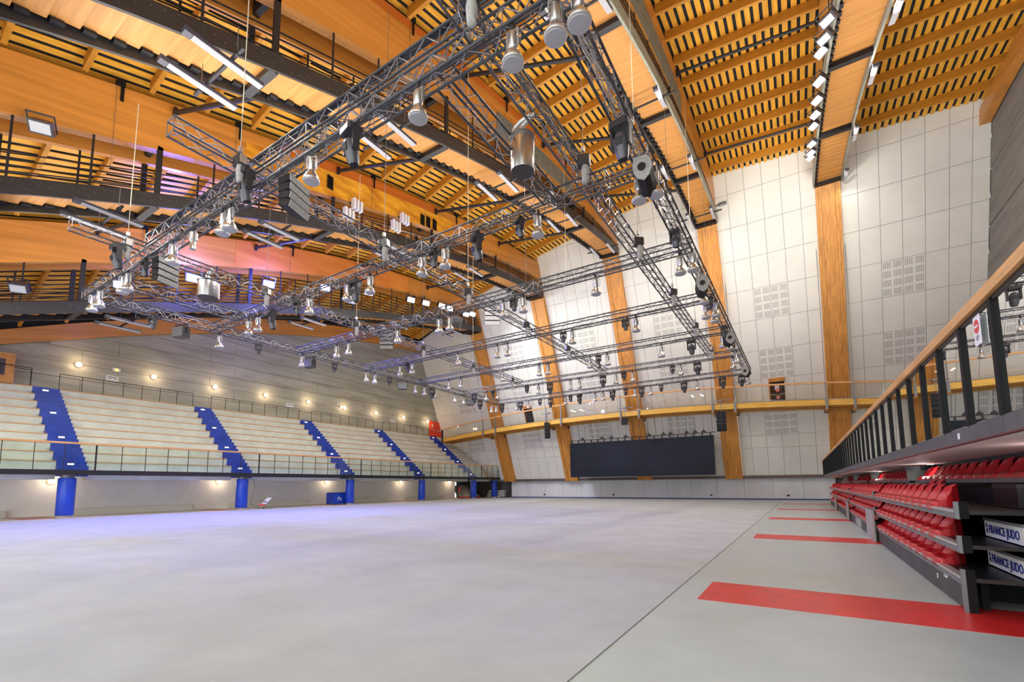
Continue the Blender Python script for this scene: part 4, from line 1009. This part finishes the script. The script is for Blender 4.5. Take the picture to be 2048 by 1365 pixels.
# ------------------------------------------------------------------ right: retractable seating
def bx(Y): return 1.6 - .0045 * (Y - 6)
def seat():
    n, mcols = 12, 9
    prof = [(.0, -.075), (-.008, -.03), (.0, .015), (.03, .036), (.10, .028), (.17, .030), (.225, .060), (.265, .110), (.295, .165), (.318, .220), (.332, .265), (.335, .292)]
    hws = [.270, .278, .284, .288, .288, .288, .286, .278, .258, .222, .160, .065]
    P4 = [(x, z, h) for (x, z), h in zip(prof, hws)]
    def cr(i, t):
        a, b_, c, d = P4[max(0, i - 1)], P4[i], P4[min(len(P4) - 1, i + 1)], P4[min(len(P4) - 1, i + 2)]
        return tuple(.5 * (2 * q1 + (q2 - q0) * t + (2 * q0 - 5 * q1 + 4 * q2 - q3) * t * t + (3 * q1 - q0 - 3 * q2 + q3) * t ** 3) for q0, q1, q2, q3 in zip(a, b_, c, d))
    fine = [(k / 2.0, cr(k // 2, (k % 2) / 2.0)) for k in range(2 * len(P4) - 1)]
    prof = [(f[1][0], f[1][1]) for f in fine]; hws = [f[1][2] for f in fine]; idx = [f[0] for f in fine]; mcols = 13
    vs = []; fs = []
    for i_, (x, z) in enumerate(prof):
        hw = hws[i_]; i = idx[i_]
        for j in range(mcols):
            u = -1 + 2 * j / (mcols - 1)
            lift = .030 * abs(u) ** 3 * max(0.0, min(1.0, (i - 1.5) / 2)) * max(0.0, min(1.0, (9 - i) / 3))
            w_ = max(0.0, min(1.0, (i - 4.5) / 2.0)) * max(0.0, min(1.0, (11 - i) / 1.5))
            fwd = -.075 * (u * u) * w_ + (0.03 * u ** 4 if i < 4 else 0)
            vs.append((x + fwd, u * hw, z + lift - (.03 * u ** 4 if 2 <= i < 4 else 0)))
    for i in range(len(prof) - 1):
        for j in range(mcols - 1):
            a = i * mcols + j; fs.append((a, a + mcols, a + mcols + 1, a + 1))
    k = len(vs)     # moulded body below the shell
    vs += [(x + (.02 if q // mcols > 16 else .004), y * (1.0 if q // mcols < 8 else 1.0), -.085 if q // mcols < 5 else -.04) for q, (x, y, z) in enumerate(vs)]
    fs += [tuple(q + k for q in reversed(f)) for f in fs]
    rim = [j for j in range(mcols)] + [i * mcols + mcols - 1 for i in range(1, len(prof))] + [(len(prof) - 1) * mcols + j for j in range(mcols - 2, -1, -1)] + [i * mcols for i in range(len(prof) - 2, 0, -1)]
    for a, b_ in zip(rim, rim[1:] + rim[:1]): fs.append((a, b_, b_ + k, a + k))
    mb = MB(); mb.v = vs; mb.f = fs
    me = mb.mesh('red_seat', m_red, smooth=True)
    try: me.set_sharp_from_angle(angle=math.radians(62))
    except Exception: pass
    return me
sm_ = seat()
def put_seat(x, y, z, lab):
    o = bpy.data.objects.new('red_seat', sm_); COL.objects.link(o); o.location = (x, y, z); WO[o.name] = Vector((x, y, z))
    tag(o, lab, 'seat', 'red plastic seats of the retractable seating')
DZ = [.42, .82, 1.24]
BL = [(7.88, 15.85), (16.05, 24.3), (24.5, 32.8), (33.0, 41.2)]
RW = ['bottom', 'middle', 'top']
for b, (ya, yb) in enumerate(BL):
    x0 = 1.62
    t = thing('seating_block', (x0, ya, 0), 'grey front of the retractable seating block with three stacked decks, %s from the camera' % ordn(b), 'seating block', 'retractable seating blocks')
    kn = 4 if b else 5
    for q in range(kn):
        a = ya + .03 + (yb - ya - .05) * q / kn; c_ = ya + .03 + (yb - ya - .05) * (q + 1) / kn - .01
        part('kick_panel', MB().box(x0, x0 + .03, a, c_, .02, .40), m_kick if not (b == 1 and q in (0, 2)) else m_kickl, t)
    for r in range(3):
        z = DZ[r]
        part('deck', MB().box(x0 + .02, x0 + 1.0, ya + .02, yb, z - .05, z - .005), m_deck, t)
        part('deck_end_edge', MB().box(x0 + .06, x0 + 1.0, ya - .015, ya + .02, z - .05, z - .004), m_edge, t)
        part('nosing', MB().box(x0 - .03, x0 + .06, ya + .01, yb, z - .03, z), m_alu, t)
        part('front_rail', MB().box(x0 - .015, x0 + .015, ya + .01, yb, z - .11, z - .03), m_steelg, t)
        pz = (0, z + .10) if r == 0 else (z - .10, z + .11)
        part('end_post', MB().box(x0 - .04, x0 + .0, ya - .02, ya + .04, pz[0], pz[1]), m_steelg, t)
        part('end_post_side', MB().box(x0 - .0, x0 + .085, ya - .03, ya + .0, pz[0], pz[1]), m_blk2, t)
    part('rear_panel', MB().box(x0 + 1.0, x0 + 1.04, ya, yb, 0, 1.5), m_blk2, t)
    part('end_frame', MB().box(x0 + .18, x0 + .25, ya + .25, ya + .32, 0, .37), m_blk2, t); part('end_frame', MB().box(x0 + .85, x0 + .92, ya + .25, ya + .32, 0, 1.2), m_blk2, t)
    part('under_deck_shade', MB().box(x0 + .1, x0 + .95, ya + .9, ya + .93, 0, .37), m_blk2, t)  # black sheet added to darken the space below the deck, where shade falls
    if b > 0: part('end_panel', MB().box(x0 - .10, x0 - .06, ya - .3, ya + (1.35 if b == 1 else .5), 0, .84 if b == 1 else .8), m_kickl, t); part('end_panel_top', MB().box(x0 - .10, x0 + .4, ya - .3, ya + (1.35 if b == 1 else .5), .84, .86), m_steelg, t)
    ns = 11 if b == 0 else 13
    for r in range(3):
        for s in range(ns):
            y = yb - .36 - .612 * s
            put_seat(x0 - .03, y, DZ[r] + .035, 'red plastic seat, %s from the near end, %s row, %s seating block' % (ordn(ns - 1 - s, 'first').replace('nearest', 'first'), RW[r], ordn(b)))
# labels stuck on the first block
t = thing('panel_stickers', (1.6, 8.6, .2), 'small white stickers on the grey front panel of the nearest seating block', 'sticker')
for (y, z, w, h) in ((8.85, .30, .17, .075), (9.35, .20, .055, .065), (8.03, .20, .055, .075)):
    s_ = part('sticker', MB().box(1.612, 1.619, y - w / 2, y + w / 2, z - h / 2, z + h / 2), m_paper, t)
    part('sticker_mark', MB().box(1.609, 1.612, y - w * .3, y + w * .3, z - h * .22, z - h * .05).box(1.609, 1.612, y - w * .3, y + w * .3, z + h * .1, z + h * .25), m_textk, s_)
for k, y in enumerate((12.0, 12.6)): put_seat(1.98, y, 1.36, 'red plastic seat standing behind the top row of the nearest seating block, %s of two' % ('nearer' if k == 0 else 'farther'))
# raised rear row
for b, (ya, yb) in enumerate(((6.4, 16.3), (17.3, 26.6), (27.6, 36.0), (37, 44.6))):
    t = thing('rear_seat_platform', (2.6, ya, 1.5), 'narrow dark platform carrying the raised rear row of red seats, %s from the camera' % ordn(b), 'platform', 'rear seat platforms')
    part('beam', MB().box(2.58, 3.1, ya, yb, 1.58, 1.64), m_deck, t)
    part('front_rail', MB().box(2.555, 2.58, ya, yb, 1.58, 1.645), m_steelg, t)
    part('backing', MB().box(3.1, 3.14, ya, yb, .0, 1.6), m_deck, t)
    n = int((yb - ya) / .605)
    for s in range(n):
        y = yb - .31 - .605 * s
        put_seat(2.57, y, 1.70, 'red plastic seat, %s from near end, raised rear row above the %s seating block' % (ordn(n - 1 - s, 'first').replace('nearest', 'first'), ordn(b)))
# advertising boards
for k, z in enumerate((.435, .835)):
    x = 2.16
    t = thing('sponsor_board', (x, 8.5, z), 'white board reading FRANCE JUDO standing on the %s deck of the nearest seating block' % ('lower' if k == 0 else 'middle'), 'board', 'FRANCE JUDO boards')
    part('board', MB().box(x, x + .02, 7.86, 9.25, z, z + .235), m_paper, t)
    part('top_channel', MB().box(x - .012, x + .03, 7.85, 9.26, z + .215, z + .25), m_steelg, t)
    text('FRANCE JUDO', .155, m_text, (x - .006, 9.06, z + .055), (math.pi / 2, 0, -math.pi / 2), 'lettering', t, ext=.002, bold=.0025, space=1.08)
    part('logo', MB().strip([[(x - .004, 9.18, z + .05), (x - .004, 9.13, z + .04), (x, 9.13, z + .04), (x, 9.18, z + .05)], [(x - .004, 9.18, z + .10), (x - .004, 9.12, z + .11), (x, 9.12, z + .11), (x, 9.18, z + .10)]]).strip([[(x - .004, 9.19, z + .12), (x - .004, 9.11, z + .13), (x, 9.11, z + .13), (x, 9.19, z + .12)], [(x - .004, 9.18, z + .18), (x - .004, 9.15, z + .17), (x, 9.15, z + .17), (x, 9.18, z + .18)]]), m_text, t)
# things at the back of the near deck
t = thing('black_case', (2.45, 9.0, 1.24), 'black equipment case in shade at the back of the top deck', 'case')
part('body', MB().box(2.35, 2.6, 8.6, 9.5, 1.245, 1.56), m_deck, t); part('lid', MB().box(2.34, 2.61, 8.59, 9.51, 1.5, 1.53), m_black, t)
# ------------------------------------------------------------------ right: balcony with glass railing
BY0, BY1 = 2.0, 45.2
bal = thing('balcony', (1.6, 20, 2.05), 'long balcony above the red seats with grey fascia panels and white underside', 'balcony')
def ytap(xa_off, xb_off, z0, z1, y0=BY0, y1=BY1):
    return MB().strip([[(bx(y) + xa_off, y, z0), (bx(y) + xb_off, y, z0), (bx(y) + xb_off, y, z1), (bx(y) + xa_off, y, z1)] for y in (y0, y1)])
part('slab', ytap(.04, 6.5, 2.075, 2.2), m_plast, bal)
part('soffit', MB().strip([[(bx(y) + .05, y, 2.055), (3.2, y, 2.055), (3.2, y, 2.075), (bx(y) + .05, y, 2.075)] for y in (BY0, BY1)]), m_plast, bal)
part('drip_edge', ytap(-.005, .05, 2.035, 2.05), mat('drip_edge_maroon', (.14, .03, .03), .5), bal)
for k in range(43):
    y = 2.0 + k
    part('fascia_panel', ytap(0, .04, 2.05, 2.215, y + .006, y + .994), m_fasc, bal)
rl = thing('glass_railing', (1.6, 20, 2.215), 'glass balcony railing with paired black posts and thick timber handrail at the right', 'railing')
for k in range(43):
    y = 2.98 + k; x = bx(y)
    part('post', MB().box(x - .012, x + .045, y - .045, y + .045, 2.215, 3.33), m_blk2, rl)
    part('post_inner', MB().box(x + .05, x + .075, y + .01, y + .065, 2.215, 3.33), m_blk2, rl)
    if k < 42: part('pane', MB().strip([[(bx(q) + .018, q, 2.23), (bx(q) + .026, q, 2.23), (bx(q) + .026, q, 3.31), (bx(q) + .018, q, 3.31)] for q in (y + .04, y + .96)]), m_gl_r, rl)
part('top_channel', ytap(.005, .04, 3.30, 3.35), m_black, rl)
part('handrail', ytap(-.04, .10, 3.35, 3.46), m_rail, rl)
t = thing('no_entry_notice', (1.58, 6.35, 3.0), 'white sheet with a red no-entry disc taped to the balcony glass', 'sign')
part('sheet', MB().box(1.588, 1.592, 6.26, 6.46, 2.98, 3.28), m_paper, t)
part('disc', MB().tube((1.588, 6.36, 3.17), (1.584, 6.36, 3.17), .072, 24), m_signred, t)
part('disc_bar', MB().box(1.581, 1.584, 6.31, 6.41, 3.158, 3.182), m_paper, t)
part('text_lines', MB().box(1.585, 1.588, 6.32, 6.40, 3.07, 3.077).box(1.585, 1.588, 6.31, 6.41, 3.05, 3.057).box(1.585, 1.588, 6.33, 6.39, 3.03, 3.037), m_textk, t)
part('fascia_notice', MB().box(bx(7.4) - .004, bx(7.4) - .001, 7.36, 7.44, 2.10, 2.17), m_paper, bal)
# wall behind the seats, with round columns
wb_ = thing('wall_right_lower', (3.2, 20, 0), kind='structure')
for k in range(20):
    part('wall_panel_dark', MB().box(3.2, 3.26, 2 + 2.2 * k + .01, 4.19 + 2.2 * k, 0, 2.055), m_fasc, wb_)
part('wall_cap', MB().box(3.14, 3.2, 2, 46, 1.99, 2.02), m_black, wb_)
for k, y in enumerate((17.6, 26.0, 34.4, 42.8)):
    t = thing('round_column', (3.0, y, 0), 'short round grey column under the balcony behind the red seats, %s from the camera' % ordn(k), 'column', 'round grey columns under the balcony')
    part('shaft', MB().lathe([(.27, 0), (.27, 1.93)], 24, (3.0 - .15, y, 0)), m_steelg if False else mat('column_grey', (.36, .36, .35), .5) if 'column_grey' not in bpy.data.materials else bpy.data.materials['column_grey'], t, smooth=True)
    part('collar', MB().lathe([(.29, 1.93), (.29, 2.055)], 24, (3.0 - .15, y, 0)), m_steelg, t, smooth=True)
for k, y in enumerate((8.0, 15.5, 24.5)):
    t = thing('downlight', (2.6, y, 2.05), 'small recessed warm downlight in the white balcony underside, %s from the camera' % ordn(k), 'light', 'balcony downlights')
    part('rim', MB().lathe([(.09, 2.045), (.09, 2.055)], 16, (2.75, y, 0)), m_alu, t); part('lens', MB().lathe([(.07, 2.04), (.07, 2.046)], 16, (2.75, y, 0)), m_warm, t)
    lamp('POINT', 'downlight_glow', (2.6, y, 1.75), 7, (1, .9, .85), .1)
